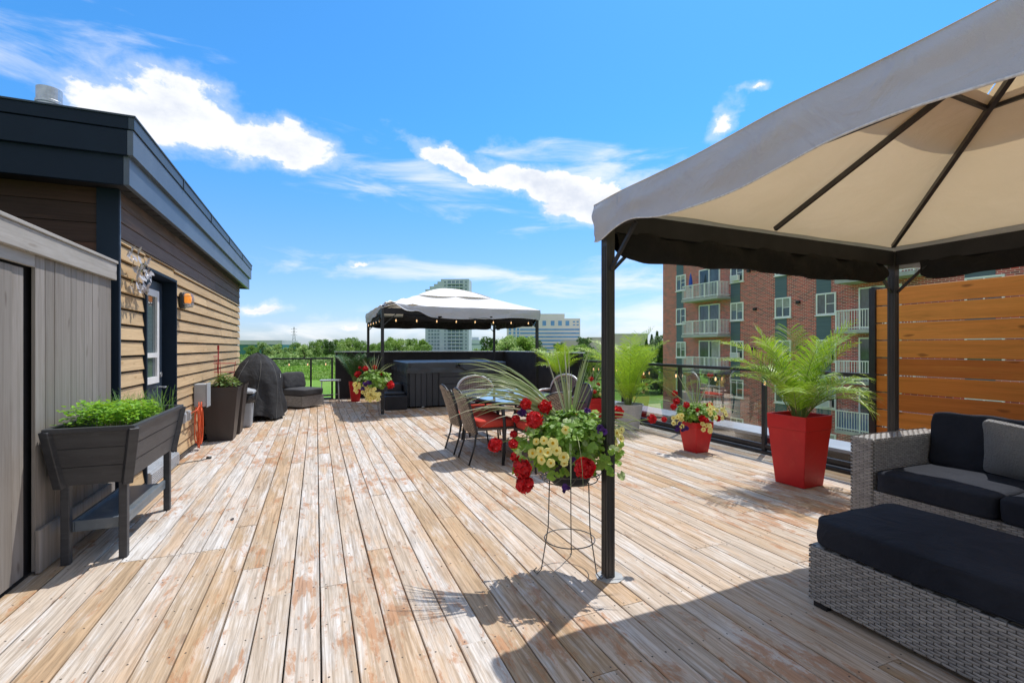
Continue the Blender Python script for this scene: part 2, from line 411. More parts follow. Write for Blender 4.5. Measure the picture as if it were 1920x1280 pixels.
# ------------------------------------------------------------------ world, sun, camera
SUN = Vector((.38, .235, 1)).normalized()
el = math.asin(SUN.z); az = math.atan2(SUN.x, SUN.y)
W = bpy.data.worlds.new('World'); S.world = W; W.use_nodes = True
t = NT(W.node_tree)
bg = W.node_tree.nodes['Background']
sky = t.node('ShaderNodeTexSky', sky_type='NISHITA'); sky.sun_disc = False
sky.sun_elevation = el; sky.sun_rotation = az; sky.air_density = 1.0; sky.dust_density = .6; sky.ozone_density = 2.5; sky.altitude = 50
d = t.co('Generated'); sp = t.node('ShaderNodeSeparateXYZ'); t.put(sp.inputs[0], d)
A = t.m('ARCTAN2', sp.outputs[0], sp.outputs[1]); EL = t.m('ARCSINE', sp.outputs[2])
tint = t.mix(t.step(EL, 0.0, .45), (.78,.93,1.30), (.42,1.12,1.60))
skyc = t.mix(1.0, sky.outputs[0], tint, 'MULTIPLY')
wz = t.noise(t.scale(d, (1,1,1.6)), 4.0, 5, .55, color=True)
ws = t.node('ShaderNodeSeparateXYZ'); t.put(ws.inputs[0], wz)
wa = t.m('MULTIPLY', t.m('SUBTRACT', ws.outputs[0], .5), .22); wb = t.m('MULTIPLY', t.m('SUBTRACT', ws.outputs[1], .5), .10)
fb = t.noise(t.scale(d, (1,1,1.9)), 9.0, 12, .60, .2)
fs = t.noise(t.scale(d, (1,1,4.5)), 5.0, 10, .58, .6)
CL = [  # azimuth, elevation, half sizes, tilt, strength, soft
 (-.28,.378,.10,.056,-.1,1.6,0), (-.19,.388,.12,.060,-.2,1.7,0), (-.09,.368,.13,.042,-.1,1.7,0),
 (.29,.362,.12,.022,-.35,1.4,0), (.45,.325,.15,.036,-.30,1.7,0), (.57,.285,.17,.055,-.30,1.8,0), (.72,.255,.14,.05,-.3,1.6,0),
 (-.094,.077,.045,.012,0,.9,0), (.071,.162,.026,.008,0,.8,0), (.80,.405,.03,.018,.6,.72,0), (.863,.447,.02,.008,0,.7,0),
 (.76,.33,.06,.02,-.3,.75,0), (.05,.035,.06,.014,0,.65,0)]
WS = [(.34,.158,.34,.030,.0,1.1), (.62,.13,.22,.035,.0,1.1), (.72,.06,.25,.05,0,1.0), (.25,.345,.30,.06,-.1,.72), (.45,.04,.35,.03,0,.65), (-.55,.42,.3,.05,0,.6), (.05,.03,.4,.02,0,.6), (.60,.33,.3,.05,-.2,.8)]
def blob(c0, c1, h0, h1, tl, aw, bw):
    x = t.m('SUBTRACT', t.m('ADD', A, aw), c0); y = t.m('SUBTRACT', t.m('ADD', EL, bw), c1)
    y = t.m('SUBTRACT', y, t.m('MULTIPLY', x, tl)); x = t.m('DIVIDE', x, h0); y = t.m('DIVIDE', y, h1)
    return t.m('SUBTRACT', 1.0, t.m('SQRT', t.m('ADD', t.m('MULTIPLY', x, x), t.m('MULTIPLY', y, y))))
wy = t.noise(t.scale(d, (1,1,1.3)), 16.0, 6, .62, color=True)
w2 = t.node('ShaderNodeSeparateXYZ'); t.put(w2.inputs[0], wy)
wc = t.m('MULTIPLY', t.m('SUBTRACT', w2.outputs[0], .5), .085); wd = t.m('MULTIPLY', t.m('SUBTRACT', w2.outputs[1], .5), .055)
E1 = None
for c in CL:
    e = t.m('MULTIPLY', blob(c[0], c[1], c[2], c[3], c[4], t.m('ADD', t.m('MULTIPLY', wa, .5), wc), t.m('ADD', t.m('MULTIPLY', wb, .5), wd)), c[5])
    E1 = e if E1 is None else t.m('MAXIMUM', E1, e)
E1 = t.m('MAXIMUM', E1, -1.5)
den = t.m('ADD', t.m('MULTIPLY', E1, .95), t.m('MULTIPLY', t.m('SUBTRACT', fb, .5), 2.3))
cum = t.m('MAXIMUM', t.step(den, .10, .50), t.m('MULTIPLY', t.step(den, -.45, .45), .40))
E2 = None
for c in WS:
    e = t.m('MULTIPLY', blob(c[0], c[1], c[2], c[3], c[4], wa, t.m('MULTIPLY', wb, .4)), c[5])
    E2 = e if E2 is None else t.m('MAXIMUM', E2, e)
E2 = t.m('MAXIMUM', E2, -1.5)
wis = t.m('MULTIPLY', t.step(t.m('ADD', t.m('MULTIPLY', E2, .35), t.m('MULTIPLY', t.m('SUBTRACT', fs, .5), 1.5)), -.05, .50), .75)
fill_clouds = t.m('MULTIPLY', t.step(fb, .40, .52), t.m('MAXIMUM', t.m('MAXIMUM', t.step(A, 1.35, 1.7), t.step(t.m('MULTIPLY', A, -1.0), .7, 1.0)), t.step(EL, .72, .95)))  # unseen bright clouds behind, beside and overhead, added as fill light
ccsel = t.m('MULTIPLY', fill_clouds, 1.0)
under = t.step(t.m('ADD', t.noise(t.scale(d, (1,1,1.6), (.0,.0,.035)), 11.0, 9, .62), t.m('MULTIPLY', t.m('SUBTRACT', den, .5), .25)), .46, .90)
ccol = t.mix(under, (7.5,7.6,7.8), (5.5,5.9,6.7))
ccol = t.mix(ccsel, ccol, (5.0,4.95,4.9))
full = t.m('MAXIMUM', cum, t.m('MAXIMUM', wis, fill_clouds))
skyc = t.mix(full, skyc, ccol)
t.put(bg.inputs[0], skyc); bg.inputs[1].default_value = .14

sl = bpy.data.lights.new('sun', 'SUN'); sl.energy = 4.3; sl.angle = R(.53); sl.color = (1,.955,.89)
so = bpy.data.objects.new('sun', sl); COL.objects.link(so); so.rotation_euler = SUN.to_track_quat('Z', 'Y').to_euler(); so.location = (5,5,30)

cam = bpy.data.cameras.new('camera'); co_ = bpy.data.objects.new('camera', cam); COL.objects.link(co_)
cam.sensor_width = 36; cam.lens = 36*896/1920; cam.clip_end = 6000; cam.clip_start = .05
cam.shift_y = -(640-651)/1920
HC = 1.37; YAW = math.atan(367/896)
co_.location = (0,0,HC); co_.rotation_euler = (PI/2, 0, -YAW); S.camera = co_
S.view_settings.view_transform = 'Standard'; S.view_settings.look = 'None'; S.view_settings.exposure = 0
S.cycles.max_bounces = 8; S.cycles.transparent_max_bounces = 16
S.render.resolution_x = 1024; S.render.resolution_y = 682
# camera-facing frame, only used to lay out flowers round a pot
CR = Vector((math.cos(YAW), -math.sin(YAW), 0)); CF = Vector((math.sin(YAW), math.cos(YAW), 0))

# ------------------------------------------------------------------ setting
GZ = -11
g = MB().grid(lambda u, v: ((u-.5)*6000, -800+v*5200, GZ), 6, 6).build('ground', M['grass']); struct(g)
# deck
XL, XR, Y0, Y1 = -1.60, 5.42, -3.2, 13.75
mb = MB(); nails = []
x = XL; pitch = .1475; bw = .1405; i = 0
JO = [Y0 + .41*k for k in range(50)]
while x < XR - .02:
    y = Y0; L = random.choice([1.23, 2.05, 2.87, 3.69])*.999
    x0 = x + U(-.001,.001); x1 = min(x+bw+U(-.0015,.0015), XR)
    while y < Y1:
        y2 = min(y+L, Y1)
        dz = U(-.0015,.0015); ux = U(-.001,.001)
        vs = []; n = max(2, int((y2-y)/.5)); b = .003
        for k in range(n+1):
            yy = y + (y2-y-.003)*k/n; cur = U(-.0008,.0008)
            for xx, zz in ((x0+cur,-.03),(x0+cur,-b),(x0+b+cur,0),(x1-b+cur,0),(x1+cur,-b),(x1+cur,-.03)):
                vs.append((xx, yy, zz+dz))
        fs = [(k*6+j, k*6+j+1, k*6+j+7, k*6+j+6)[::-1] for k in range(n) for j in range(5)]
        fs += [(0,1,2,3,4,5), tuple(n*6+j for j in (5,4,3,2,1,0))]
        mb.add(vs, fs)
        for jy in JO:
            if y+.03 < jy < y2-.03 and jy < 9:
                for nx in (.03, bw-.03): nails.append((x0+nx+U(-.006,.006), jy+U(-.012,.012), dz))
        for e in (y+.02, y2-.025):
            if -2 < e < 9:
                for nx in (.028, bw-.028): nails.append((x0+nx, e, dz))
        y = y2; L = random.choice([2.46, 3.28, 3.69, 4.10])*.999
    x += pitch; i += 1
for (nx, ny, dz) in nails:
    r = U(.0038,.0055)
    mb.add([(nx+r*math.cos(k*PI/3), ny+r*math.sin(k*PI/3), dz+.0009) for k in range(6)], [(0,1,2,3,4,5)], 1)
nails_ = [mb.add([(-.62+.014*math.cos(k*PI/4),4.37+.035*math.sin(k*PI/4),.0026) for k in range(8)], [tuple(range(8))], 1)]
deck = mb.build('deck', [M['deck'], M['nail']]); struct(deck)
struct(MB().box(-13.5, XR, Y0, Y1, -.14, -.05).build('roof_surface', M['deckdark']))
lb = thing('lower_building', 'brick building below the rooftop deck with its pale parapet cap beyond the glass railing', 'building', (2,5,GZ))
MB().box(-14, 6.05, Y0-2, 14.3, GZ, -.16).build('wall', M['brick'], lb)
MB().box(5.62, 6.05, Y0-2, 14.3, -.158, .16).build('parapet', M['blackm'], lb)
MB().box(5.58, 6.10, Y0-2, 14.34, .162, .20).build('parapet_cap', mat('blue_grey_cap', (.42,.46,.55), (.36,.40,.48), 2, .5), lb)

# ------------------------------------------------------------------ penthouse on the left
XW = -1.55
ph = thing('penthouse', 'low rooftop house with tan board siding and dark blue roof edge', 'house', (XW,8.4,0))
def lapboards(mb, z0, z1, pitch, ya, yb, gap=.018, over=.012):
    z = z0
    while z < z1-.01:
        y = ya; zt = min(z+pitch-gap, z1)
        while y < yb-.01:
            y2 = min(y+random.choice([1.2,1.8,2.4,3.0]), yb)
            if yb-y2 < .35: y2 = yb
            a, b = U(-.002,.002), U(-.002,.002)
            vs = [(XW-.03,y+.001,z),(XW-.03,y2-.001,z),(XW-.03,y2-.001,zt),(XW-.03,y+.001,zt),(XW+over+a,y+.001,z+.002),(XW+over+b,y2-.001,z+.002),(XW-.004+b,y2-.001,zt),(XW-.004+a,y+.001,zt)]
            mb.add(vs, [(0,1,2,3),(4,7,6,5),(0,4,5,1),(3,2,6,7),(0,3,7,4),(1,5,6,2)]); y = y2
        z += pitch
DY0, DY1, DZ = 5.66, 6.70, 2.13
mb = MB(); lapboards(mb, .06, 2.30, .1375, 4.97, DY0); lapboards(mb, .06, 2.12, .1375, DY1, 11.9)
lapboards(mb, 2.1225, 2.30, .1375, DY1, 11.9)
lapboards(mb, 2.1225+.02, 2.30, .1375, DY0, DY1)
mb.build('wall', M['siding'], ph)
mb = MB(); lapboards(mb, 2.305, 2.70, .135, 4.97, 11.9, .005, .006); mb.build('upper_wall', M['brown'], ph)
mb = MB(); mb.box(XW-3.0, XW-.032, 4.99, DY0-.02, 0, 2.7); mb.box(XW-3.0, XW-.032, DY1+.02, 11.88, 0, 2.7); mb.box(XW-3, XW-.17, DY0-.02, DY1+.02, 0, 2.7)
mb.box(XW-.27, XW-.032, DY0-.02, DY1+.02, DZ+.02, 2.7)
mb.build('wall_core', M['blackm'], ph)
mb = MB(); z = 0
while z < 2.68:
    x = XW-.13
    for xe in (XW-1.9, XW-4.2, XW-7):
        mb.box(xe+.002, x, 4.965+U(-.002,.002), 4.988, z, min(z+.155, 2.69)); x = xe
    z += .16
mb.build('front_wall', M['brownx'], ph)
mb = MB(); mb.box(XW-7, XW-.13, 4.9885, 11.88, 0, .05); mb.box(XW-7,XW-3.0,4.99,11.88,.05,2.7); mb.build('side_room', M['blackm'], ph)
MB().box(XW-.128, XW+.022, 4.945, 4.965, 0, 2.69,1).box(XW, XW+.024, 4.9655, 4.985, 0, 2.69).build('corner_trim', [M['navy_sunlit'],M['navy_shade']], ph)
MB().box(XW-.02, XW+.022, 4.97, DY0-.03, 0.001, .055).box(XW-.02, XW+.022, DY1+.03, 11.9, 0.001, .055).build('base_flashing', M['black'], ph)
# roof edge bands
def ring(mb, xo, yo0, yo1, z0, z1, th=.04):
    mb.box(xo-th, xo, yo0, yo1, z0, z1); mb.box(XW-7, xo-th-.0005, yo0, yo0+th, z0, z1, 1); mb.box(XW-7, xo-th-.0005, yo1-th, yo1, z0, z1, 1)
mb = MB(); ring(mb, -1.39, 4.72, 12.18, 2.67, 2.905); mb.build('lower_fascia', [M['navy_sunlit'], M['navy_shade']], ph, bevel=.004)
mb = MB(); ring(mb, -1.355, 4.685, 12.215, 2.90, 3.10); mb.build('upper_fascia', [M['navy_sunlit'], M['navy_shade']], ph, bevel=.004)
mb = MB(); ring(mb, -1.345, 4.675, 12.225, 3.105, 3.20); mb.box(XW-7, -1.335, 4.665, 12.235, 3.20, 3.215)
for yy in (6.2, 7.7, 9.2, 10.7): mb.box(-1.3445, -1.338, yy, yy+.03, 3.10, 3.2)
mb.build('roof_cap', [M['navy'], M['navy_shade']], ph, bevel=.003)
mb = MB(); mb.box(XW-7, -1.431, 4.761, 12.139, 2.695, 2.72)
for k in range(36): mb.box(XW+.03, -1.432, 4.8+k*.2, 4.806+k*.2, 2.690, 2.6945)
mb.build('soffit', M['blackm'], ph)
MB().lathe([(.125,3.2),(.125,4.40),(.135,4.41),(.135,4.44),(.125,4.45),(.125,4.60),(.10,4.60),(.10,4.3)], -3.1, 7.75, 24).build('vent_pipe', M['gal'], ph, smooth=False)
# door
dr = MB().box(XW-.14, XW-.10, DY0+.05, DY1-.05, .18, DZ-.03).build('door', M['door'], ph, bevel=.003)
mb = MB()
for a,b,c,d2 in ((5.80,6.42,1.92,1.99),(5.80,6.42,.98,1.05),(5.80,5.87,1.05,1.92),(6.35,6.42,1.05,1.92),(5.87,6.35,1.26,1.31)): mb.box(XW-.099, XW-.070, a, b, c, d2)
mb.build('window_frame', M['white'], dr)
MB().box(XW-.0985, XW-.09, 5.87, 6.35, 1.05, 1.92).build('pane', M['win'], dr)
mb = MB().tube([(XW-.10,6.56,.92),(XW-.04,6.56,.92),(XW-.04,6.48,.92)], .009); mb.build('handle', M['gal'], dr)
mb = MB().lathe([(.028,0),(.028,.012)],0,0,12)
mb.v[-24:] = [(XW-.095+p[2], 6.56+p[0], 1.06+p[1]) for p in mb.v[-24:]]
mb.build('lock', M['gal'], dr)
mb = MB(); mb.box(XW-.25, XW+.028, DY0-.03, DY0, 0, DZ); mb.box(XW-.25, XW+.028, DY1, DY1+.03, 0, DZ); mb.box(XW-.25, XW+.028, DY0-.03, DY1+.03, DZ, DZ+.03)
mb.build('door_frame', M['navy_shade'], ph, bevel=.002)
mb = MB(); mb.box(XW-.2495, XW+.05, DY0+.004, DY1-.004, 0.001, .14)
for k in range(7): mb.box(XW+.0505, XW+.06, DY0+.004, DY1-.004, .01+k*.018, .02+k*.018)
for k in range(9): mb.box(XW-.2+k*.026, XW-.19+k*.026, DY0+.01, DY1-.01, .1405, .146)
mb.build('door_sill', M['alu'], ph)

# wall decoration of butterflies
wb_ = thing('wall_ornament', 'cluster of pale metal butterflies hung on the tan siding beside the door', 'wall art', (XW+.04,5.25,1.88))
mb = MB()
for k in range(24):
    cy, cz, s_, ro = 5.25+U(-.24,.26), 1.84+U(0,.38)+.0, U(.05,.085), U(0,2*PI)
    for sg in (-1,1):
        for (w,h,off) in ((1,.75,.35),(.7,.6,-.45)):
            pts = [(0,0),(w*.55,h*.62+off*.6),(w*1.0,h*.42+off*.8),(w*1.05,off*.6),(w*.6,off*.35-h*.2)]
            vs = []
            for (a,b) in pts:
                a *= s_*sg; b *= s_; vs.append((XW+.035+abs(a)*.45+U(0,.015)+k*.0018, cy+a*math.cos(ro)-b*math.sin(ro), cz+a*math.sin(ro)+b*math.cos(ro)))
            mb.add(vs, [(0,1,2,3,4)], 1 if k in (3,9) and sg > 0 else 0)
mb.build('butterfly_cluster', [mat('pale_metal', (.42,.40,.40), (.6,.56,.54), 40, .45, .2, c3=(.3,.14,.1)), mat('olive_patina', (.30,.29,.06), rough=.5)], wb_)
# lamp
lp = thing('wall_lamp', 'bulkhead lamp with amber lens and wire guard on the tan siding', 'lamp', (XW,6.95,1.95))
cushion(mb := MB(), XW+.035, 6.95, 1.94, .05, .15, .20, 6, n=5, wr=0); mb.build('back_plate', M['black'], lp, smooth=True)
cushion(mb := MB(), XW+.085, 6.95, 1.965, .085, .085, .12, 3, n=6, wr=0); mb.build('lens', M['amber'], lp, smooth=True)
cushion(mb := MB(), XW+.08, 6.95, 1.89, .07, .08, .05, 3, n=5, wr=0); mb.build('lamp_base', M['alu'], lp, smooth=True)
mb = MB()
for yy in (-.045,0,.045): mb.tube([(XW+.05,6.95+yy,2.045),(XW+.13,6.95+yy,2.03),(XW+.145,6.95+yy,1.96),(XW+.13,6.95+yy,1.87),(XW+.05,6.95+yy,1.855)], .004)
for zz in (1.9,2.0): mb.tube([(XW+.05,6.89,zz),(XW+.13,6.9,zz),(XW+.145,6.95,zz),(XW+.13,7.0,zz),(XW+.05,7.01,zz)], .004)
mb.build('wire_guard', M['gal'], lp)
# electric box, outlets and cord
eb = thing('electrical_box', 'grey metal electrical box on the siding above the orange cord', 'electrical box', (XW,7.72,.55))
MB().box(XW+.012, XW+.16, 7.62, 7.84, .56, .87).build('box', mat('box_grey', (.33,.36,.39), (.4,.43,.46), 5, .45), eb, bevel=.012)
MB().box(XW+.163, XW+.172, 7.61, 7.85, .55, .88).build('lid', mat('box_lid_grey', (.42,.45,.48), (.38,.41,.44), 5, .45), eb, bevel=.004)
MB().tube([(XW+.05,7.73,.56),(XW+.05,7.73,.03)], .014, 8).build('conduit', M['plastic_grey'], eb, smooth=True)
for yy, nm in ((6.96,'grey outlet box with its cover shut on the siding, the one nearer the door'),(7.18,'grey outlet box on the siding with the orange cord plugged in')):
    ob = thing('outlet_box', nm, 'power outlet', (XW,yy,.5), group='outlet boxes on the tan siding')
    MB().box(XW+.012, XW+.06, yy-.05, yy+.05, .44, .57).build('housing', M['plastic_grey'], ob, bevel=.006)
    MB().box(XW+.0605, XW+.072, yy-.04, yy+.04, .455, .555).build('cover', M['alu'], ob, bevel=.004)
mb = MB(); pts = []
for k in range(150):
    a = k*.29; f = k/149
    pts.append((XW+.10+.03*math.sin(a*.37), 7.50+.085*math.sin(a)+.03*math.sin(k*.05), .33+.26*math.cos(a)+.05*math.sin(a*.31)))
pts = [(XW+.07,7.18,.53),(XW+.12,7.28,.56),(XW+.12,7.42,.60)] + [(p[0],p[1],max(p[2],.03)) for p in pts]
tag(mb.tube(pts, .0065, 6).build('extension_cord', M['orange'], smooth=True), 'orange extension cord hanging in loops below the grey electrical box', 'cord')
mb = MB().tube([(XW+.03,6.55,.12),(XW+.06,6.6,.012),(-1.40,6.72,.008),(-1.30,6.75,.009),(-1.22,6.86,.008)], .005, 6)
mb.box(-1.25,-1.20,6.84,6.9,.002,.022)
tag(mb.build('power_cable', M['wire'], smooth=True), 'short black cable end lying on the boards by the siding', 'cable')

# ------------------------------------------------------------------ fence (left foreground)
fe = thing('fence', 'weathered grey board fence with a gate at the left edge of the deck', 'fence', (-1.57,3.5,0))
XF = -1.565
mb = MB(); y = 3.75
while y < 4.90:
    w = random.choice([.088,.115,.135,.10]);
    if 4.74 < y+w < 4.80: w = .03+4.76-y
    y2 = min(y+w, 4.90); mb.box(XF-.02, XF+U(-.002,.002), y+.002, y2-.002, .02, 1.935); y = y2
y = 3.70
mb.build('board_panel', M['fence'], fe, bevel=.002)
gt = MB(); y = 3.68
while y > -1.6:
    w = random.choice([.09,.12,.14,.11]); gt.box(XF-.045, XF-.022+U(-.002,.002), y-w+.002, y-.002, .03, 1.835); y -= w
gt.build('gate', M['fence'], fe, bevel=.002)
MB().box(XF-.02, XF+.001, -1.6, 3.745, 1.85, 1.934).build('gate_header', M['fenceh'], fe, bevel=.003)
MB().box(XF+.0015, XF+.03, -1.6, 4.925, 1.925, 2.06).box(XF-.06, XF+.04, -1.6, 4.93, 2.061, 2.085).build('top_rail', M['fenceh'], fe, bevel=.004)
MB().box(XF+.0015, XF+.026, 3.74, 4.9, .01, .27).build('base_board', M['fence'], fe, bevel=.004)
MB().box(XF-.09, XF-.047, -1.6, 4.9, .0, 1.92).build('backing', M['blackm'], fe)

# ------------------------------------------------------------------ raised herb planter
rp = thing('raised_planter', 'dark grey raised trough planter on legs with herbs, in front of the grey fence', 'planter', (-1.3,4.3,0))
def frus(mb, x0,x1,y0,y1,z0,X0,X1,Y0_,Y1_,z1,mi=0):
    vs = [(x0,y0,z0),(x1,y0,z0),(x1,y1,z0),(x0,y1,z0),(X0,Y0_,z1),(X1,Y0_,z1),(X1,Y1_,z1),(X0,Y1_,z1)]
    mb.add(vs, [(0,3,2,1),(0,1,5,4),(1,2,6,5),(2,3,7,6),(3,0,4,7)], mi)
mb = MB(); T = lambda f: (-1.48-.035*f, -1.14+.06*f, 3.83-.09*f, 4.88+.05*f, .50+.36*f)
for a,b in ((0,.325),(.335,.66),(.67,.97)):
    A0 = T(a); B0 = T(b); frus(mb, *A0, *B0)
frus(mb, -1.478,-1.145,3.835,4.875,.505,-1.51,-1.09,3.745,4.925,.85)
mb.build('trough', M['plgrey'], rp, bevel=.004)
mb = MB()
for a,b,c,d2 in ((-1.53,-1.07,3.725,3.755),(-1.53,-1.07,4.915,4.945),(-1.53,-1.50,3.755,4.915),(-1.10,-1.07,3.755,4.915)): mb.box(a,b,c,d2,.845,.875)
for (xa,xb,ya,yb) in ((-1.14,-1.08,3.83,3.74),(-1.48,-1.515,3.83,3.74),(-1.14,-1.08,4.88,4.93)): mb.beam((xa,ya,.49),(xb,yb,.86),.055,.045)
mb.build('rim', M['plgrey'], rp, bevel=.005)
for (lx,ly) in ((-1.46,3.86),(-1.165,3.86),(-1.165,4.84),(-1.46,4.84)):
    MB().box(lx-.023,lx+.023,ly-.024,ly+.024,0,.52).build('leg', M['plgrey'], rp, bevel=.005)
mb = MB(); mb.box(-1.44,-1.17,3.89,4.82,.225,.235); mb.box(-1.192,-1.17,3.887,4.813,.19,.26); mb.box(-1.432,-1.193,3.887,3.905,.19,.26); mb.box(-1.455,-1.433,3.887,4.813,.19,.26)
mb.build('shelf', M['plshelf'], rp, bevel=.004)
MB().grid(lambda u,v: (-1.50+.40*u, 3.76+1.15*v, .79+.02*mnoise.noise(Vector((u*5,v*9,0)))), 8, 16).build('soil', M['soil'], rp)
def leafquad(mb, p, dr, L, w, mi=0, curl=.25):
    dr = Vector(dr).normalized(); s = dr.cross(Vector((0,0,1)));
    s = s.normalized() if s.length > .01 else Vector((1,0,0)); n = s.cross(dr)
    p = Vector(p); mb.add([p, p+dr*L*.35+s*w*.5+n*L*curl*.2, p+dr*L*.75+s*w*.42, p+dr*L-n*L*curl*.3, p+dr*L*.75-s*w*.42, p+dr*L*.35-s*w*.5+n*L*curl*.2], [(0,1,2,3),(0,3,4,5)], mi)
mb = MB()
for k in range(1500):
    y = 3.80+.62*random.random()**.9; x = U(-1.49,-1.11); h = .05+.13*(1-((y-4.05)/.5)**2)*random.random() + .02
    p = (x, y, .80+h); a = U(0,2*PI); leafquad(mb, p, (math.cos(a),math.sin(a),U(-.2,.7)), U(.02,.045), U(.015,.032))
mb.build('herb_leaves', M['herb'], rp)
mb = MB()
for k in range(420):
    x, y = U(-1.48,-1.12), U(4.2,4.88); a = U(0,2*PI); L = U(.10,.30); o = U(.02,.14)
    pts = []
    for q in range(5):
        f = q/4; pts.append(Vector((x+math.cos(a)*o*f*f*1.3, y+math.sin(a)*o*f*f*1.3, .79+L*f-.04*f*f*f)))
    s = Vector((math.cos(a+1.57),math.sin(a+1.57),0))*.0028
    mb.add([p+s*(1-q/5) for q,p in enumerate(pts)]+[p-s*(1-q/5) for q,p in enumerate(pts)], [(q,q+1,q+6,q+5) for q in range(4)])
mb.build('chives', M['chive'], rp)

# ------------------------------------------------------------------ tall tapered planters and tomato
def tall_planter(loc, label, group):
    t_ = thing('tall_planter', label, 'planter', loc, group=group)
    x, y, _ = loc
    MB().frustum(x, y, 0, .74, .32, .32, .46, .46, cap=False).frustum(x, y, .741, .79, .475,.475,.485,.485, cap=False).build('pot', M['plbrown'], t_, bevel=.006)
    MB().frustum(x, y, .70, .74, .44,.44,.45,.45).build('soil', M['soil'], t_)
    return t_
G = 'tall dark brown planters by the siding'
tall_planter((-1.30,8.24,0), 'tall tapered dark brown planter holding the tomato plant', G)
tall_planter((-1.28,8.78,0), 'tall tapered dark brown planter between the tomato planter and the bin', G)
tp = thing('tomato_plant', 'leafy tomato plant growing in the tall brown planter', 'plant', (-1.30,8.24,.74))
mb = MB()
for k in range(330):
    a = U(0,2*PI); r = U(0,.20)*random.random()**.4; z = .80+U(0,.20)*(1-r/.3)
    leafquad(mb, (-1.27+r*math.cos(a), 8.2+r*math.sin(a), z), (math.cos(a),math.sin(a),U(-.6,.4)), U(.04,.075), U(.02,.035))
mb.build('foliage', leafmat('tomato_leaf', (.12,.22,.07), (.24,.34,.14)), tp)
mb = MB()
for k in range(6): a = k; mb.tube([(-1.3,8.24,.72),(-1.29+.03*math.cos(a),8.22+.03*math.sin(a),.82),(-1.27+.12*math.cos(a),8.2+.12*math.sin(a),.93)], .005)
mb.build('stem', M['stem'], tp)
mb = MB(); cx, cy = -1.28, 8.28
for k in range(3):
    a = k*2.1; mb.tube([(cx+.10*math.cos(a),cy+.10*math.sin(a),.74),(cx+.15*math.cos(a),cy+.15*math.sin(a),1.16)], .004)
for z, r in ((.86,.115),(1.0,.13),(1.13,.145)): mb.tube([(cx+r*math.cos(2*PI*k/20),cy+r*math.sin(2*PI*k/20),z) for k in range(20)], .0035, closed=True)
tag(mb.build('plant_cage', M['redwire']), 'red wire ring cage standing in the tomato planter', 'plant cage')
mb = MB().tube([(-1.36,8.3,.74),(-1.36,8.3,1.36)], .009).tube([(-1.36,7.95,1.24),(-1.36,8.36,1.24)], .005)
for k in range(4): mb.tube([(-1.36,8.0+k*.1,1.24),(-1.36,8.0+k*.1,.95)], .0018)
mb.box(-1.372,-1.348,8.288,8.312,1.33,1.40)
tag(mb.build('plant_stake', M['redwire']), 'red upright stake with crossbar behind the tomato plant', 'stake')

# bin
bn = thing('trash_bin', 'grey plastic bin lined with a black bag next to the covered grill', 'bin', (-1.16,9.42,0))
MB().frustum(-1.16, 9.42, 0, .50, .24, .27, .29, .33).build('body', mat('bin_grey', (.33,.36,.40),(.38,.41,.45),3,.5), bn, bevel=.03)
cushion(mb := MB(), -1.16, 9.42, .50, .35, .38, .17, 5, n=10, wr=.03); mb.build('bag', M['binbag'], bn, smooth=True)
MB().frustum(-1.16, 9.42, .58, .62, .35,.39,.33,.37).frustum(-1.16,9.42,.62,.66,.33,.37,.12,.2).build('lid', M['plastic_grey'], bn, bevel=.01)

# covered grill
gr = thing('covered_grill', 'barbecue grill under a black cloth cover beside the siding', 'grill', (-1.1,10.6,0))
def gfn(u, v):
    # u around, v up
    a = u*2*PI; f = v
    W0, D0 = .44, .66
    prof = [(0,1.12),(.15,1.07),(.35,1.0),(.55,.93),(.72,.82),(.85,.64),(.95,.36),(1,.0)]
    for (a0,b0),(a1,b1) in zip(prof, prof[1:]):
        if f <= a1: r = b0+(b1-b0)*(f-a0)/(a1-a0); break
    e = 3.2; c, s_ = math.cos(a), math.sin(a)
    L = (abs(c)**e+abs(s_)**e)**(1/e)
    fold = .04*math.sin(a*7+2*f)*(1-f)+.022*math.sin(a*13+1+5*f)*(1-.6*f)+.025*abs(math.sin(a*4+6*f))+.07*mnoise.noise(Vector((c*2,s_*2,f*4)))
    x = -1.07+W0*r*c/L*(1+fold); y = 10.62+D0*r*s_/L*(1+fold)*(1.0-.18*f)
    lo = .07+.035*math.sin(a*3)+.02*math.sin(a*8)
    z = lo+(1.27-lo)*(f*1.0)+.02*mnoise.noise(Vector((c*3,s_*3,f*3+9)))
    if f > .55: z -= .10*abs(x+1.12)*(f-.55)*4*.5
    return (x, y, z)
MB().grid(gfn, 96, 40).build('cover', M['cover'], gr, smooth=True)
mb = MB()
for a0 in (.62*PI*2, .86*PI*2/1, .75*PI*2):
    mb.tube([Vector(gfn((a0/2/PI+.004*k) % 1, k/14*.95))+Vector((0,-.006,.004)) for k in range(14)], .006, 5)
mb.build('seam_piping', mat('grey_piping', (.10,.10,.10), rough=.7), gr)
MB().add([(-.66,10.50,.80),(-.655,10.58,.80),(-.66,10.54,.87)], [(0,1,2)]).add([(-.659,10.47,.775),(-.654,10.61,.775),(-.654,10.61,.79),(-.659,10.47,.79)], [(0,1,2,3)]).build('logo_mark', M['white'], gr)
for yy, xx in ((10.12,-.78),(10.16,-1.3)):
    mb = MB(); mb.lathe([(.02,-.012),(.045,-.012),(.045,.012),(.02,.012)], 0, 0, 16); mb.v = [(xx+p[2]*1.5, yy+p[0], .045+p[1]) for p in mb.v]; mb.build('caster_wheel', M['plastic_grey'], gr)
MB().box(-1.4,-.74,10.14,11.1,.09,.14).build('cart_base', M['blackm'], gr)

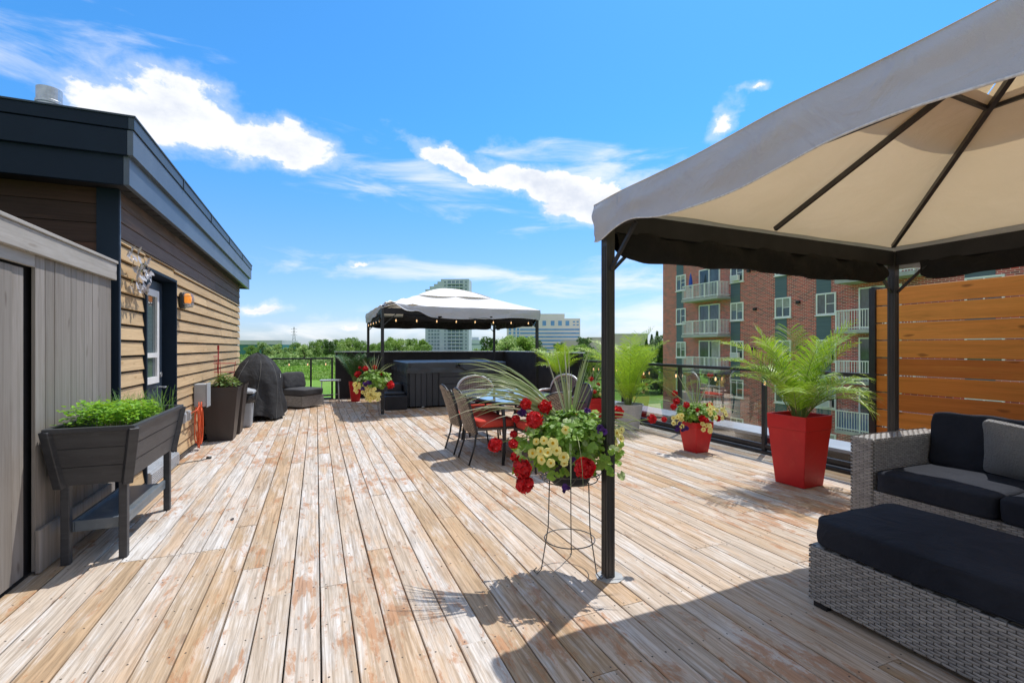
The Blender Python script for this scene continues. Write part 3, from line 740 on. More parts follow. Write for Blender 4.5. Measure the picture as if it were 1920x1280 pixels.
# ------------------------------------------------------------------ armless wicker chair (local coordinates, front = +X)
ac = thing('lounge_chair', 'armless grey wicker lounge chair with charcoal cushions in the far left corner', 'chair', (-.33,12.05,0), -PI/4+.02, world=False)
mb = MB(); mb.box(-.38,.36,-.33,.33,.04,.28); mb.box(-.38,-.30,-.33,.33,.28,.52); mb.build('wicker_core', M['wickd'], ac)
mb = MB(); weave(mb, (.361,-.33,.04), (0,1,0),(0,0,1),(1,0,0), .66,.24,.033,.02,.006); weave(mb, (-.38,-.331,.04),(1,0,0),(0,0,1),(0,-1,0), .74,.24,.033,.02,.005); weave(mb,(-.38,-.331,.28),(1,0,0),(0,0,1),(0,-1,0),.08,.24,.033,.02,.005)
weave(mb, (-.381,.33,.04),(0,-1,0),(0,0,1),(-1,0,0), .66,.48,.033,.02,.005); weave(mb,(.36,.331,.04),(-1,0,0),(0,0,1),(0,1,0),.74,.24,.033,.02,.005)
mb.build('woven_base', M['wick'], ac)
cushion(mb := MB(), .03,0,.36,.74,.68,.16,7,.01,wr=.008); mb.build('seat_cushion', M['cushg'], ac, smooth=True)
cushion(mb := MB(), 0,0,0,.17,.64,.40,5,.0,wr=.012, mtx=Matrix.Rotation(R(-14),3,'Y')); mb.v = [(p[0]-.24,p[1],p[2]+.60) for p in mb.v]; mb.build('back_cushion', M['cushg'], ac, smooth=True)

# small side table
st = thing('side_table', 'small metal side table with pale top next to the wicker lounge chair', 'table', (.36,12.75,0))
cushion(mb := MB(), .33,12.9,.54,.50,.36,.035,10,n=8,wr=0); mb.build('tabletop', M['lgrey'], st, smooth=True)
for a,b in ((.13,12.77),(.52,12.77),(.52,13.03),(.13,13.03)): MB().tube([(a,b,.53),(a+(a-.33)*.08,b,0)], .011, 8).build('leg', M['lgrey'], st, smooth=True)
MB().tube([(.12,12.9,.18),(.54,12.9,.18)], .006).build('stretcher', M['lgrey'], st)

# ------------------------------------------------------------------ palms
def frond(mb, base, a, L, el0, droop, nl=26, ll=.22, wd=.012, mi=0, mi2=1):
    p = Vector(base); e = el0; n = 22; step = L/n; pts = [p.copy()]; tw = U(-.25,.25); dirs = []
    for k in range(n):
        d_ = Vector((math.cos(a)*math.cos(e), math.sin(a)*math.cos(e), math.sin(e))); dirs.append(d_)
        p = p + d_*step; pts.append(p.copy()); e -= droop/n*(.3+1.4*k/n); a += tw/n
    mb.tube(pts, [.0055*(1-.8*k/n) for k in range(n+1)], 4, mi2)
    for k in range(nl):
        f = .22+.78*k/(nl-1); i = min(int(f*n), n-1); q = pts[i].lerp(pts[i+1], f*n-i if i < n else 0); d_ = dirs[i]
        side = d_.cross(Vector((0,0,1))).normalized(); up = side.cross(d_)
        lf = ll*(math.sin(PI*min(1,(f-.1)*.95))**.6+.12)*U(.85,1.1)
        for sg in (-1,1):
            ld = (side*sg*U(.75,1)+d_*U(.65,.95)+up*U(.10,.38)).normalized()
            w = d_*wd*.5*U(.8,1.2)
            m1 = q+ld*lf*.4; m2 = q+ld*lf*.75-Vector((0,0,lf*.07)); en = q+ld*lf-Vector((0,0,lf*.22))
            mb.add([q-w*.6,q+w*.6,m1-w,m1+w,m2-w*.75,m2+w*.75,en], [(0,1,3,2),(2,3,5,4),(4,5,6)], mi)
def palm(loc, zb, spec, label, leafm, name='palm_plant'):
    """spec: (azimuth, length, start elevation, droop)"""
    t_ = thing(name, label, 'plant', (loc[0],loc[1],zb))
    mb = MB(); sm = MB()
    for (a,L,e,dr_) in spec:
        r = U(0,.05); b = (loc[0]+r*math.cos(a), loc[1]+r*math.sin(a), zb)
        frond(mb, b, a, L, e, dr_, nl=int(22+L*26), ll=.13+.11*L, wd=.0095)
    mb.build('fronds', [leafm, M['stem']], t_)
    for k in range(7):
        a = U(0,6.28); sm.tube([(loc[0]+.03*math.cos(a),loc[1]+.03*math.sin(a),zb-.03),(loc[0]+.06*math.cos(a),loc[1]+.06*math.sin(a),zb+U(.18,.3))], [.012,.007], 6)
    sm.build('stem', M['stem'], t_)
    return t_
def sqpot(loc, wb, wt, h, label, m=None, ro=0, name='planter_pot', lip=.0, group=None):
    t_ = thing(name, label, 'planter', loc, ro, group, world=False)
    mb = MB(); mb.frustum(0,0,0,h*.80,wb,wb,wt*.965,wt*.965,cap=False); mb.frustum(0,0,h*.80+.001,h,wt*.985,wt*.985,wt,wt,cap=False)
    # inner wall
    for q in (0,):
        n0 = len(mb.v); mb.frustum(0,0,h*.8,h,wt*.9,wt*.9,wt*.93,wt*.93,cap=False); mb.f[-5:] = [f[::-1] for f in mb.f[-5:]]; mb.f.pop(); mb.mi.pop()
        o = len(mb.v)
        a, b = wt/2, wt*.93/2
        mb.add([(-a,-a,h),(a,-a,h),(a,a,h),(-a,a,h),(-b,-b,h),(b,-b,h),(b,b,h),(-b,b,h)], [(0,1,5,4),(1,2,6,5),(2,3,7,6),(3,0,4,7)])
    mb.build('pot', m or M['red'], t_, bevel=.007)
    MB().frustum(0,0,h*.84,h*.88,wt*.9,wt*.9,wt*.9,wt*.9).build('soil', M['soil'], t_)
    return t_
GP = 'bright red tapered square planters'
sqpot((4.50,3.36,0), .30, .41, .70, 'big bright red square planter holding the large palm next to the sofa', ro=.05, group=GP)
sp_ = [(U(0,6.28),1,1,1)]
sp_ = []
for k in range(24):
    a = k*2.4+U(-.3,.3); inner = k < 11
    sp_.append((a, U(.85,1.05) if inner else U(.60,.88), U(1.3,1.5) if inner else U(1.0,1.35), U(.5,.9) if inner else U(1.1,1.9)))
sp_ += [(PI*.93,1.12,1.22,1.15),(PI*.80,.95,1.2,1.3),(-.6,.75,1.05,1.9),(-1.1,.7,1.0,2.1),(3.6,.75,1.1,1.6)]
palm((4.50,3.36), .62, sp_, 'large feathery green palm in the big red planter', M['palm'])
# grey bucket palm
bk = thing('bucket_planter', 'round grey zinc bucket holding the tall yellow-green palm', 'planter', (4.88,6.72,0))
mb = MB().lathe([(.155,0),(.17,.01),(.185,.10),(.188,.105),(.188,.115),(.20,.2),(.222,.33),(.225,.335),(.225,.35),(.235,.40),(.245,.405),(.245,.42),(.225,.42),(.22,.36)], 4.88, 6.72, 32)
mb.build('pot', M['zinc'], bk, smooth=False)
MB().lathe([(.01,.35),(.222,.36)], 4.88, 6.72, 20).build('soil', M['soil'], bk)
sp_ = [(k*2.4, U(.9,1.35), U(1.25,1.52), U(.4,1.3)) for k in range(17)] + [(k*1.1, U(.6,.8), U(1.1,1.35), U(.9,1.6)) for k in range(6)]
palm((4.88,6.72), .36, sp_, 'tall yellow-green palm in the grey bucket beside the canopy post', M['palmy'])
# far palm by the tub end
sqpot((4.95,9.35,0), .28, .36, .75, 'square black planter at the end of the hot tub with a bushy palm', M['blackm'])
palm((4.95,9.35), .68, [(k*2.4, U(.6,.85), U(1.0,1.5), U(.5,1.8)) for k in range(18)], 'bushy palm in the black planter by the parapet end', M['palmy'])
sqpot((.92,12.78,0), .20, .30, .50, 'small red tapered planter in the far corner under the dark palm', group=GP)
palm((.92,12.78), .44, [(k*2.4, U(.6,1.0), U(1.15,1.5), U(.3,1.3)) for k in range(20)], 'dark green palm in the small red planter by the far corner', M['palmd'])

# ------------------------------------------------------------------ flowers
def blades(mb, base, specs, w=.014):
    for (dv, L, droop) in specs:
        d_ = Vector(dv).normalized(); p = Vector(base); n = 9; st_ = L/n; pts = [p.copy()]
        for k in range(n):
            d_ = (d_ + Vector((0,0,-droop/n*(.4+1.2*k/n)))).normalized(); p = p+d_*st_; pts.append(p.copy())
        side = (pts[-1]-pts[0]).cross(Vector((0,0,1)))
        side = side.normalized() if side.length > 1e-4 else Vector((1,0,0))
        side = Matrix.Rotation(U(-1.3,1.3), 3, (pts[-1]-pts[0]).normalized()) @ side
        ww = w*U(.8,1.25)
        wk = [ww*(.55+.9*min(1,k/3))*(1-(k/n)**2.2)*.7+.0006 for k in range(n+1)]
        up = Vector((0,0,1))
        vs = []
        for k, q in enumerate(pts): vs += [q-side*wk[k]*.5+up*wk[k]*.15, q-up*wk[k]*.10, q+side*wk[k]*.5+up*wk[k]*.15]
        mb.add(vs, [(k*3+j,k*3+j+1,k*3+j+4,k*3+j+3) for k in range(n) for j in (0,1)])
def rleaf(mb, p, nrm, r):
    nrm = Vector(nrm).normalized(); a = nrm.orthogonal().normalized(); b = nrm.cross(a); p = Vector(p); n = 11; ph = U(0,6)
    vs = [p-nrm*r*.18]
    for k in range(n):
        th = 2*PI*k/n+ph; rr = r*(1+.12*math.cos(3*th+ph))*(1+.05*(-1)**k)
        vs.append(p+(a*math.cos(th)+b*math.sin(th))*rr*(.35 if k == 0 else 1)+nrm*r*.14*math.sin(th*4))
    mb.add(vs, [(0,k,k % n+1) for k in range(1,n+1)])
def geranium(r, name='geranium_bloom'):
    mb = MB()
    for k in range(int(90)):
        z = 1-2*(k+.5)/90; th = k*2.399; rr = math.sqrt(1-z*z); nrm = Vector((rr*math.cos(th),rr*math.sin(th),z))
        p = nrm*r*U(.72,.98); n2 = (nrm+Vector((U(-.7,.7),U(-.7,.7),U(-.7,.7)))).normalized(); a = n2.orthogonal().normalized(); b = n2.cross(a); s_ = r*U(.26,.38); ph = U(0,6)
        mb.add([p-n2*s_*.3]+[p+(a*math.cos(2*PI*j/6+ph)+b*math.sin(2*PI*j/6+ph))*s_*U(.8,1.1)+n2*s_*U(-.1,.3) for j in range(6)], [(0,j,j % 6+1) for j in range(1,7)])
    cushion(mb, 0,0,0, r*1.5,r*1.5,r*1.5, 2, n=3, wr=0)
    return mb
def petunia(r, nrm, p):
    mb = MB(); nrm = Vector(nrm).normalized(); a = nrm.orthogonal().normalized(); b = nrm.cross(a); p = Vector(p); n = 15
    rings = [(0,-.55),(.28,-.12),(.75,.10),(1.0,.02)]; vs = [p+nrm*rings[0][1]*r]
    for rr, h in rings[1:]:
        for k in range(n):
            th = 2*PI*k/n; q = rr*(1-.13*(rr > .5)*(1+math.cos(5*th))/2)
            vs.append(p+(a*math.cos(th)+b*math.sin(th))*r*q+nrm*r*(h+.10*(rr > .9)*math.cos(5*th+1)))
    fs = [(0,1+k,1+(k+1) % n) for k in range(n)]
    mb.add(vs, fs, 1)
    o = 1
    fs2 = [(1+i*n+k,1+i*n+(k+1) % n,1+(i+1)*n+(k+1) % n,1+(i+1)*n+k) for i in range(2) for k in range(n)]
    mb.f += fs2; mb.mi += [0]*len(fs2)
    return mb
def leafball(mb, c, rx, ry, rz, n, ls, squash=.0):
    c = Vector(c)
    for k in range(n):
        v = Vector((random.gauss(0,1),random.gauss(0,1),random.gauss(0,1))).normalized()
        rr = U(.55,1.0); p = c+Vector((v.x*rx*rr, v.y*ry*rr, v.z*rz*rr)); p += Vector((U(-1,1),U(-1,1),U(-1,1)))*.02
        rleaf(mb, p, v+Vector((0,0,.7))+Vector((U(-.5,.5),U(-.5,.5),U(-.3,.5))), ls*U(.6,1.25))
def flowerpot_plant(name, label, cx, cy, zc, rx, rz, nleaf, ls, ger, yel, pur, spikes, base, potfn=None):
    """ger/yel/pur: (lateral, depth, height, radius) relative to the pot axis"""
    t_ = thing(name, label, 'flowers', (cx,cy,base))
    mb = MB(); leafball(mb, (cx,cy,zc), rx, rx*.85, rz, nleaf, ls)
    mb.build('foliage', M['leaf'], t_)
    sm = MB()
    O = Vector((cx,cy,0))
    def at(l, d_, z): return O+CR*l+CF*d_+Vector((0,0,z))
    for (l,d_,z,r) in ger:
        p = at(l,d_,z); g_ = geranium(r*.88); g_.v = [(v[0]+p.x,v[1]+p.y,v[2]+p.z) for v in g_.v]; g_.build('geranium_bloom', M['redf'], t_)
        s0 = at(l*.35,d_*.35,zc); sm.tube([s0, s0.lerp(p,.6)+Vector((0,0,.02)), p], .0032, 5)
    for (l,d_,z,r) in yel:
        p = at(l,d_,z); petunia(r, -CF+CR*(l*2+U(-.4,.4))+Vector((0,0,U(-.1,.6))), p).build('petunia_bloom', [M['yelf'],M['yelc']], t_)
    for (l,d_,z,r) in pur:
        p = at(l,d_,z); mb = petunia(r, -CF+CR*U(-.6,.6)+Vector((0,0,U(0,.6))), p)
        for q in range(4):
            m2 = petunia(r*.8, -CF+CR*U(-1,1)+Vector((0,0,U(-.5,1))), p+Vector((U(-1,1),U(-1,1),U(-1,1)))*r*.8); mb.add(m2.v, m2.f, 0)
        mb.build('lobelia_bloom', [M['purf'],M['purf']], t_)
    sm.tube([(cx,cy,zc-.1),(cx,cy,zc)], .006, 5).build('stem', M['stem'], t_)
    if spikes:
        mb = MB(); blades(mb, (cx,cy,zc+.02), spikes); mb.build('spike_leaves', M['spike'], t_)
    return t_

# near stand
NX, NY = 1.45, 2.60
def plant_stand(cx, cy, h, rt, rb, ringz, ringr, label, group):
    t_ = thing('plant_stand', label, 'plant stand', (cx,cy,0), group=group)
    for k in range(3):
        a = 2.75+k*2*PI/3+.35; c, s_ = math.cos(a), math.sin(a)
        MB().tube([(cx+rt*.8*c,cy+rt*.8*s_,h),(cx+rt*.85*c,cy+rt*.85*s_,h*.5),(cx+rb*c,cy+rb*s_,.03),(cx+(rb+.03)*c,cy+(rb+.03)*s_,.006),(cx+(rb+.05)*c,cy+(rb+.05)*s_,.03),(cx+(rb+.03)*c,cy+(rb+.03)*s_,.045)], .0036, 6).build('leg', M['wirel'], t_, smooth=True)
    def ring_(z, r, nm):
        MB().tube([(cx+r*math.cos(2*PI*k/32),cy+r*math.sin(2*PI*k/32),z) for k in range(32)], .0034, 6, closed=True).build(nm, M['wirel'], t_, smooth=True)
    ring_(ringz, ringr, 'ring'); ring_(h, rt, 'top_ring'); ring_(h+.05, rt*1.15, 'top_ring')
    mb = MB()
    for k in range(12):
        a = k*PI/6
        mb.tube([(cx+rt*math.cos(a+q*.05)*(1+.08*math.sin(q*.9)),cy+rt*math.sin(a+q*.05)*(1+.08*math.sin(q*.9)),h+.05*q/6) for q in range(7)], .003, 5)
    mb.build('scrollwork', M['wirel'], t_)
    return t_
GS = 'black wire plant stands with flowers'
plant_stand(NX, NY, .56, .17, .19, .19, .155, 'tall black wire plant stand beside the nearest canopy post', GS)
pt = thing('flower_pot', 'dark round pot sitting in the near wire stand under the blooms', 'pot', (NX,NY,.54))
MB().lathe([(.11,.54),(.125,.56),(.15,.74),(.16,.745),(.16,.76),(.14,.76),(.135,.72),(.01,.72)], NX, NY, 28).build('pot', M['blackm'], pt, smooth=True)
PX = 300.0
def F(px, py, r, d_=-.12): return ((px-1078)/PX*(1+d_/2.95), d_, HC-(py-651)*(2.95+d_)/896, r/PX)
ger = [F(993,757,11,-.1),F(1031,762,14,-.05),F(1018,752,8,0),F(1005,787,16,-.2),F(934,834,14,-.15),F(966,832,9,-.2),F(968,856,9,-.22),F(980,879,18,-.25),F(985,908,17,-.25),F(1095,877,19,-.28),F(970,814,7,-.1),F(1172,773,13,.15),F(1238,785,10,.2),F(975,785,8,-.1)]
yel = [F(*q) for q in ((1035,831,10,-.3),(1012,846,9,-.28),(1025,848,9,-.3),(1042,845,9,-.3),(1055,857,10,-.3),(1014,862,9,-.28),(1031,868,8,-.3),(999,850,9,-.25),(1056,868,7,-.3),(1020,826,8,-.26),(1165,812,9,-.05),(1172,822,9,-.05),(1160,828,8,-.05),(1168,840,8,-.05),(1158,808,8,0),(1061,806,8,-.25),(1008,828,7,-.2),(1175,806,7,0))]
pur = [F(*q) for q in ((985,775,7,-.1),(1108,770,6,-.05),(1130,803,8,-.15),(1060,914,6,-.25),(1072,862,5,-.25))]
spk = []
for k in range(48):   # long blades streaming left
    spk.append((-CR*U(.75,1.0)+CF*U(-.3,.25)+Vector((0,0,U(.55,1.35))), U(.60,.90), U(1.0,1.6)))
for k in range(12): spk.append((-CR*U(-.1,.35)+CF*U(-.3,.3)+Vector((0,0,U(.9,1.5))), U(.36,.56), U(.2,.6)))
for k in range(10): spk.append((CR*U(.15,.55)+CF*U(-.3,.4)+Vector((0,0,U(.9,1.5))), U(.40,.62), U(.3,.8)))
for k in range(7): spk.append((CR*U(.6,1.0)+CF*U(-.3,.4)+Vector((0,0,U(.3,.8))), U(.45,.6), U(1.2,2.0)))
spk += [(CR*.05-CF*.9+Vector((0,0,.5)), .62, 3.4), (CR*.9+Vector((0,0,.35)), .5, 1.0), (-CR*.1-CF*1.0+Vector((0,0,.4)), .5, 3.4)]
fp = flowerpot_plant('flowering_plant', 'big mixed bouquet of red geraniums, cream petunias and long spiky leaves by the nearest post', NX, NY, .83, .29, .16, 900, .029, ger, yel, pur, spk, .72)
mb = MB(); c0 = Vector((NX,NY,.72))
for k in range(150):   # trailing leaves
    l = U(-.34,.30); p = c0+CR*l+CF*U(-.28,.1)+Vector((0,0,U(-.09,.10))); rleaf(mb, p, -CF+Vector((U(-.5,.5),U(-.5,.5),U(0,1))), U(.018,.034))
mb.build('trailing_foliage', M['leaf'], fp)

# mid right red planter with flowers
sqpot((4.64,4.92,0), .215, .31, .40, 'small red square planter of mixed flowers standing against the glass railing', ro=.05, group=GP)
ger = [(-.33,-.1,.60,.045),(-.26,.0,.66,.05),(-.16,-.1,.62,.045),(-.10,.05,.55,.05),(.18,0,.60,.05),(.27,-.05,.44,.045),(-.26,.05,.76,.04),(-.03,-.12,.56,.035),(-.42,0,.42,.04),(0,-.2,.46,.05),(.05,-.2,.44,.04)]
yel = [(U(-.32,-.22),U(-.2,0),U(.36,.52),.035) for k in range(9)]+[(U(.08,.33),U(-.25,0),U(.42,.62),.035) for k in range(20)]+[(U(-.02,.14),-.22,U(.27,.40),.034) for k in range(8)]
pur = [(U(-.32,-.14),-.18,U(.30,.42),.03) for k in range(5)]
spk = [(CR*U(-.5,.5)+CF*U(-.3,.3)+Vector((0,0,1)), U(.40,.62), U(.1,.5)) for k in range(16)]+[(CR*1+CF*U(-.2,.2)+Vector((0,0,U(.2,.5))), U(.5,.65), .6) for k in range(5)]+[(-CR+Vector((0,0,.9)),.6,.2),(-CR+Vector((0,0,.5)),.6,.4)]
flowerpot_plant('flowering_plant', 'mixed red, cream and purple flowers in the small red planter at the glass railing', 4.64, 4.92, .50, .27, .14, 420, .032, ger, yel, pur, spk, .36)
# right far red planter
sqpot((4.85,7.80,0), .24, .34, .42, 'red square planter of geraniums partly hidden behind the nearest post', ro=0, group=GP)
ger = [(-.05,-.1,.78,.05),(.10,0,.66,.045),(-.16,-.1,.62,.04),(.0,-.2,.55,.04)]
flowerpot_plant('flowering_plant', 'red geraniums in the planter seen behind the nearest canopy post', 4.85, 7.80, .55, .24, .14, 260, .036, ger, [(.1,-.2,.5,.03),(.16,-.2,.52,.03)], [], [(CR*U(-.6,.6)+Vector((0,0,1)), U(.35,.5), .4) for k in range(8)], .38)
# far stand
FX, FY = 1.05, 9.62
plant_stand(FX, FY, .40, .15, .20, .14, .15, 'low black wire plant stand by the far canopy post', GS)
pt = thing('flower_pot', 'dark round pot in the far wire stand', 'pot', (FX,FY,.38))
MB().lathe([(.10,.38),(.12,.40),(.15,.58),(.155,.60),(.13,.60),(.01,.58)], FX, FY, 20).build('pot', M['blackm'], pt, smooth=True)
ger = [(-.16,-.05,.96,.06),(-.32,0,.85,.07),(.12,0,.86,.05),(.32,-.05,.65,.085),(0,.0,.98,.05),(-.30,.05,.97,.035)]
yel = [(U(-.34,-.05),U(-.25,-.1),U(.50,.72),.042) for k in range(30)]+[(U(-.12,.16),U(-.28,-.1),U(.36,.62),.042) for k in range(36)]
pur = [(U(-.2,.0),-.27,U(.55,.76),.035) for k in range(5)]
spk = [(CR*U(-.7,.9)+CF*U(-.3,.3)+Vector((0,0,1)), U(.35,.55), U(.3,1.0)) for k in range(26)]
flowerpot_plant('flowering_plant', 'dense cream petunias with red geraniums on the far wire stand', FX, FY, .74, .33, .19, 430, .045, ger, yel, pur, spk, .58)

# ------------------------------------------------------------------ gazebos
def gazebo(name, label, P00, P10, P01, P11, zp, zr, apex, hang, torn=False, near=False):
    """P00 near-left, P10 near-right, P01 far-left, P11 far-right post positions"""
    cx = sum(p[0] for p in (P00,P10,P01,P11))/4; cy = sum(p[1] for p in (P00,P10,P01,P11))/4
    t_ = thing(name, label, 'gazebo', (cx,cy,0))
    def B(u, v):  # u,v in -1..1
        a, b = (u+1)/2, (v+1)/2
        return Vector(((P00[0]*(1-a)+P10[0]*a)*(1-b)+(P01[0]*(1-a)+P11[0]*a)*b, (P00[1]*(1-a)+P10[1]*a)*(1-b)+(P01[1]*(1-a)+P11[1]*a)*b, 0))
    s = .029
    for (x,y) in (P00,P10,P01,P11):
        mb = MB(); mb.box(x-s,x+s,y-s,y+s,.008,zp)
        for q in (-.012,.012):
            mb.box(x+q-.003,x+q+.003,y-s-.004,y-s-.0005,.02,zp-.2); mb.box(x-s-.004,x-s-.0005,y+q-.003,y+q+.003,.02,zp-.2)
        pst = mb.build('post', M['bronze'] if near else M['black'], t_, bevel=.002)
        MB().lathe([(.085,.001),(.085,.005),(.06,.009)], x+.01, y, 8).build('base_plate', M['plate'], pst)
    cs = [B(-1,-1),B(1,-1),B(1,1),B(-1,1)]
    for k in range(4):
        a, b = cs[k].copy(), cs[(k+1) % 4].copy(); d_ = (b-a).normalized(); a += d_*.03; b -= d_*.03; a.z = b.z = zp-.055
        MB().beam(a, b, .035, .12 if k != 3 else .09).build('beam', M['blackm'], t_, bevel=.003)
        for (c, sg) in ((cs[k],1),(cs[(k+1) % 4],-1)):
            MB().beam(c+d_*sg*.03+Vector((0,0,zp-.34)), c+d_*sg*.27+Vector((0,0,zp-.115)), .018).build('corner_brace', M['black'], t_)
    so_ = 1.0+.065/((P10[0]-P00[0])/2)
    vt = .27
    def roofz(u, v, s_):
        k = max(abs(u),abs(v)); m_ = min(abs(u),abs(v))/max(k,1e-6)
        sag = .055*math.sin(PI*min(1,max(0,(k-vt)/(so_-vt))))*(1-abs(2*m_-1)**2)*1.0
        return zr+(apex-zr)*(1-k)-sag+.012*mnoise.noise(Vector((u*3,v*3,1)))
    mb = MB(); n = 30
    for side in range(4):
        def fn(a, b, side=side):
            k = vt+(so_-vt)*b; w = (2*a-1)*k
            u, v = [(w,-k),(k,w),(-w,k),(-k,-w)][side]
            p = B(u, v); p.z = roofz(u, v, 0)
            if torn and side in (0,3):
                dd = math.hypot(u+so_, v+so_)
                if dd < .75: p.z += .10*(1-dd/.75)*(.6+math.sin(dd*22)*.4); p += (B(0,0)-p)*.10*(1-dd/.75)*Vector((1,1,0)).length*.5 if False else Vector((.14*(1-dd/.75),.05*(1-dd/.75),0))
            return p
        mb.grid(fn, n, 14)
    mb.build('canopy', M['canopy' if near else 'canopy_pale'], t_, smooth=True)
    mb = MB(); ct = .50
    for side in range(4):
        def fn(a, b, side=side):
            k = ct*b; w = (2*a-1)*k
            u, v = [(w,-k),(k,w),(-w,k),(-k,-w)][side]
            p = B(u, v); p.z = zr+(apex-zr)*.97-.27*b**1.6+.008*math.cos(3*PI*a)*b
            return p
        mb.grid(fn, 16, 8)
    mb.build('vent_cap', M['canopy' if near else 'canopy_pale'], t_, smooth=True)
    # valance all round, hem hanging
    def per(a, off):
        a = (a % 1)*4; k = int(a); f = a-k; c = [(-1,-1),(1,-1),(1,1),(-1,1)]
        u = c[k][0]+(c[(k+1) % 4][0]-c[k][0])*f; v = c[k][1]+(c[(k+1) % 4][1]-c[k][1])*f
        p = B(u*so_, v*so_); ctr = B(0,0); d_ = Vector((u if abs(u) == 1 else 0, v if abs(v) == 1 else 0, 0))
        if d_.length > 0: d_.normalize()
        return p, d_, k, f, u*so_, v*so_
    def vfn(a, b):
        p, d_, k, f, u, v = per(a, 0)
        z0 = roofz(u, v, 0)+.004
        wv = mnoise.noise(Vector((a*22, b*1.2, 3+cx)))+.5*mnoise.noise(Vector((a*60, b*2.5, 7)))
        h = hang*(1+.10*mnoise.noise(Vector((a*14, 0, 5)))) - .05*abs(math.sin(a*4*PI*1.5+.7))**6
        bul = .010*math.sin(PI*min(1,b*1.3))
        dg = mnoise.noise(Vector((a*34+b*2.2, b*.8-a*5, 11+cx)))
        q = p + d_*(-.006+bul+.030*wv*b+.030*dg*math.sin(PI*min(1,b*1.15)))
        q.z = z0 - h*b
        if near and k == 3:       # left side: hem lifts slightly towards the camera end
            q.z += .035*b*math.exp(-((f-.12)/.06)**2)-.045*b*math.exp(-(f/.06)**2)-.035*b*min(1,f/.25)
            if f < .2: q += d_*.03*math.sin(f*60)*(1-f/.2)*math.sin(PI*b)
        if torn:
            e = 0
            if k == 0 and f < .30: e = (1-f/.30)
            if k == 3 and f > .55: e = (f-.55)/.45
            if e > 0:
                q += d_*.0; q.z += (hang*.95)*b*e*(.9+.25*math.sin(a*150)); q += d_*.07*b*e+Vector((0,0,.07*e*abs(math.sin(a*75))))
                q += Vector((.14*e,.05*e,0))
        return q
    MB().grid(vfn, 260, 10).build('valance', M['valance'], t_, smooth=True)
    MB().tube([Vector(vfn(k/520,1)) for k in range(520)], .0045, 5, closed=True).build('hem_binding', M['hem'], t_, smooth=True)
    # ribs
    ctr = B(0,0); top = ctr.copy(); top.z = apex-.03
    for (u,v) in ((-1,-1),(1,-1),(1,1),(-1,1),(0,-1),(1,0),(0,1),(-1,0)):
        a = B(u,v); a.z = zr-.035; mid = a.lerp(top, .5)+Vector((0,0,-.0))
        hip = u != 0 and v != 0
        MB().beam(a, top, .026 if hip else .022, .03).build('rib', M['bronze'] if near else M['black'], t_)
    mb = MB(); q = [B(u*.30,v*.30) for u,v in ((-1,-1),(1,-1),(1,1),(-1,1))]
    for k in range(4):
        a = q[k].copy(); b = q[(k+1) % 4].copy(); a.z = b.z = zr+(apex-zr)*.70-.02; mb.beam(a, b, .02, .02)
    mb.build('vent_frame', M['bronze'], t_)
    # rolled curtains under the beams
    def curt(a, b, f0, f1, drop, seed, nm='curtain'):
        def fn(u, v):
            f = f0+(f1-f0)*u; p = a.lerp(b, f); d_ = (b-a).normalized(); nn = Vector((-d_.y,d_.x,0))
            sc = drop*(.95+.10*abs(math.sin(PI*u*2.2+seed))+.06*mnoise.noise(Vector((u*8,seed,0))))*(1-.25*(abs(2*u-1)**30))
            th = v*2*PI
            wv = .3*mnoise.noise(Vector((u*9+seed, v*4, 0)))
            p = p + nn*(.028*math.sin(th)*(1+wv)+.016*math.sin(u*31+seed+2*math.cos(th))+.01*math.sin(u*67-1.5*math.cos(th))) ; p.z = zp-.10-sc/2+sc/2*math.cos(th)*(1+wv*.15)
            return p
        MB().grid(fn, 60, 16).build(nm, M['curtain'], t_, smooth=True)
    if near:
        curt(cs[3], cs[2], .02, .95, .17, .3); curt(cs[2], cs[1], .07, .95, .15, 1.3); curt(cs[1], cs[0], .05, .95, .2, 2.0)
    else:
        curt(cs[3], cs[2], .02, .97, .20, .3); curt(cs[2], cs[1], .05, .95, .2, 1.3); curt(cs[0], cs[1], .12, .97, .14, 2.0); curt(cs[0], cs[3], .05, .95, .2, 2.3)
    return t_
gazebo('gazebo', 'large gazebo with cream cloth roof over the black sofa', (1.61,-.45), (4.5,-.38), (1.61,2.42), (4.5,2.51), 2.17, 2.255, 2.93, .195, near=True)
gazebo('gazebo', 'smaller-looking far gazebo with pale roof standing over the hot tub', (1.25,10.02), (4.73,10.02), (1.25,12.9), (4.73,12.9), 2.17, 2.245, 2.83, .24, torn=True)

# string lights
def string(name, label, pts, bulbs, size=1.0, drop=.06):
    t_ = thing(name, label, 'string lights', pts[0])
    MB().tube(pts, .004, 5).build('wire', M['wire'], t_)
    for (x,y,z) in bulbs:
        s = size
        b = MB().lathe([(.012*s,z-.0*s),(.014*s,z-.035*s),(.012*s,z-.04*s)], x, y, 10).build('socket', M['wire'], t_)
        MB().lathe([(.009*s,z-.04*s),(.024*s,z-.065*s),(.030*s,z-.085*s),(.024*s,z-.110*s),(.006*s,z-.122*s)], x, y, 12).build('bulb', M['bulbglass'], b, smooth=True)
        MB().lathe([(.004*s,z-.05*s),(.013*s,z-.075*s),(.013*s,z-.095*s),(.004*s,z-.11*s)], x, y, 8).build('filament', M['glow'], b, smooth=True)
zb = 2.02; pp = []; bb = []
for k in range(41):
    f = k/40; pp.append((1.3+3.4*f, 9.97, zb-.03*abs(math.sin(f*PI*8))))
for k in range(8): f = (k+.5)/8; bb.append((1.3+3.4*f, 9.97, zb-.03))
for k in range(1,25):
    f = k/24; pp.insert(0, (1.22, 9.97+2.8*f, zb-.03*abs(math.sin(f*PI*5))))
for k in range(5): f = (k+.5)/5; bb.append((1.22, 9.97+2.8*f, zb-.03))
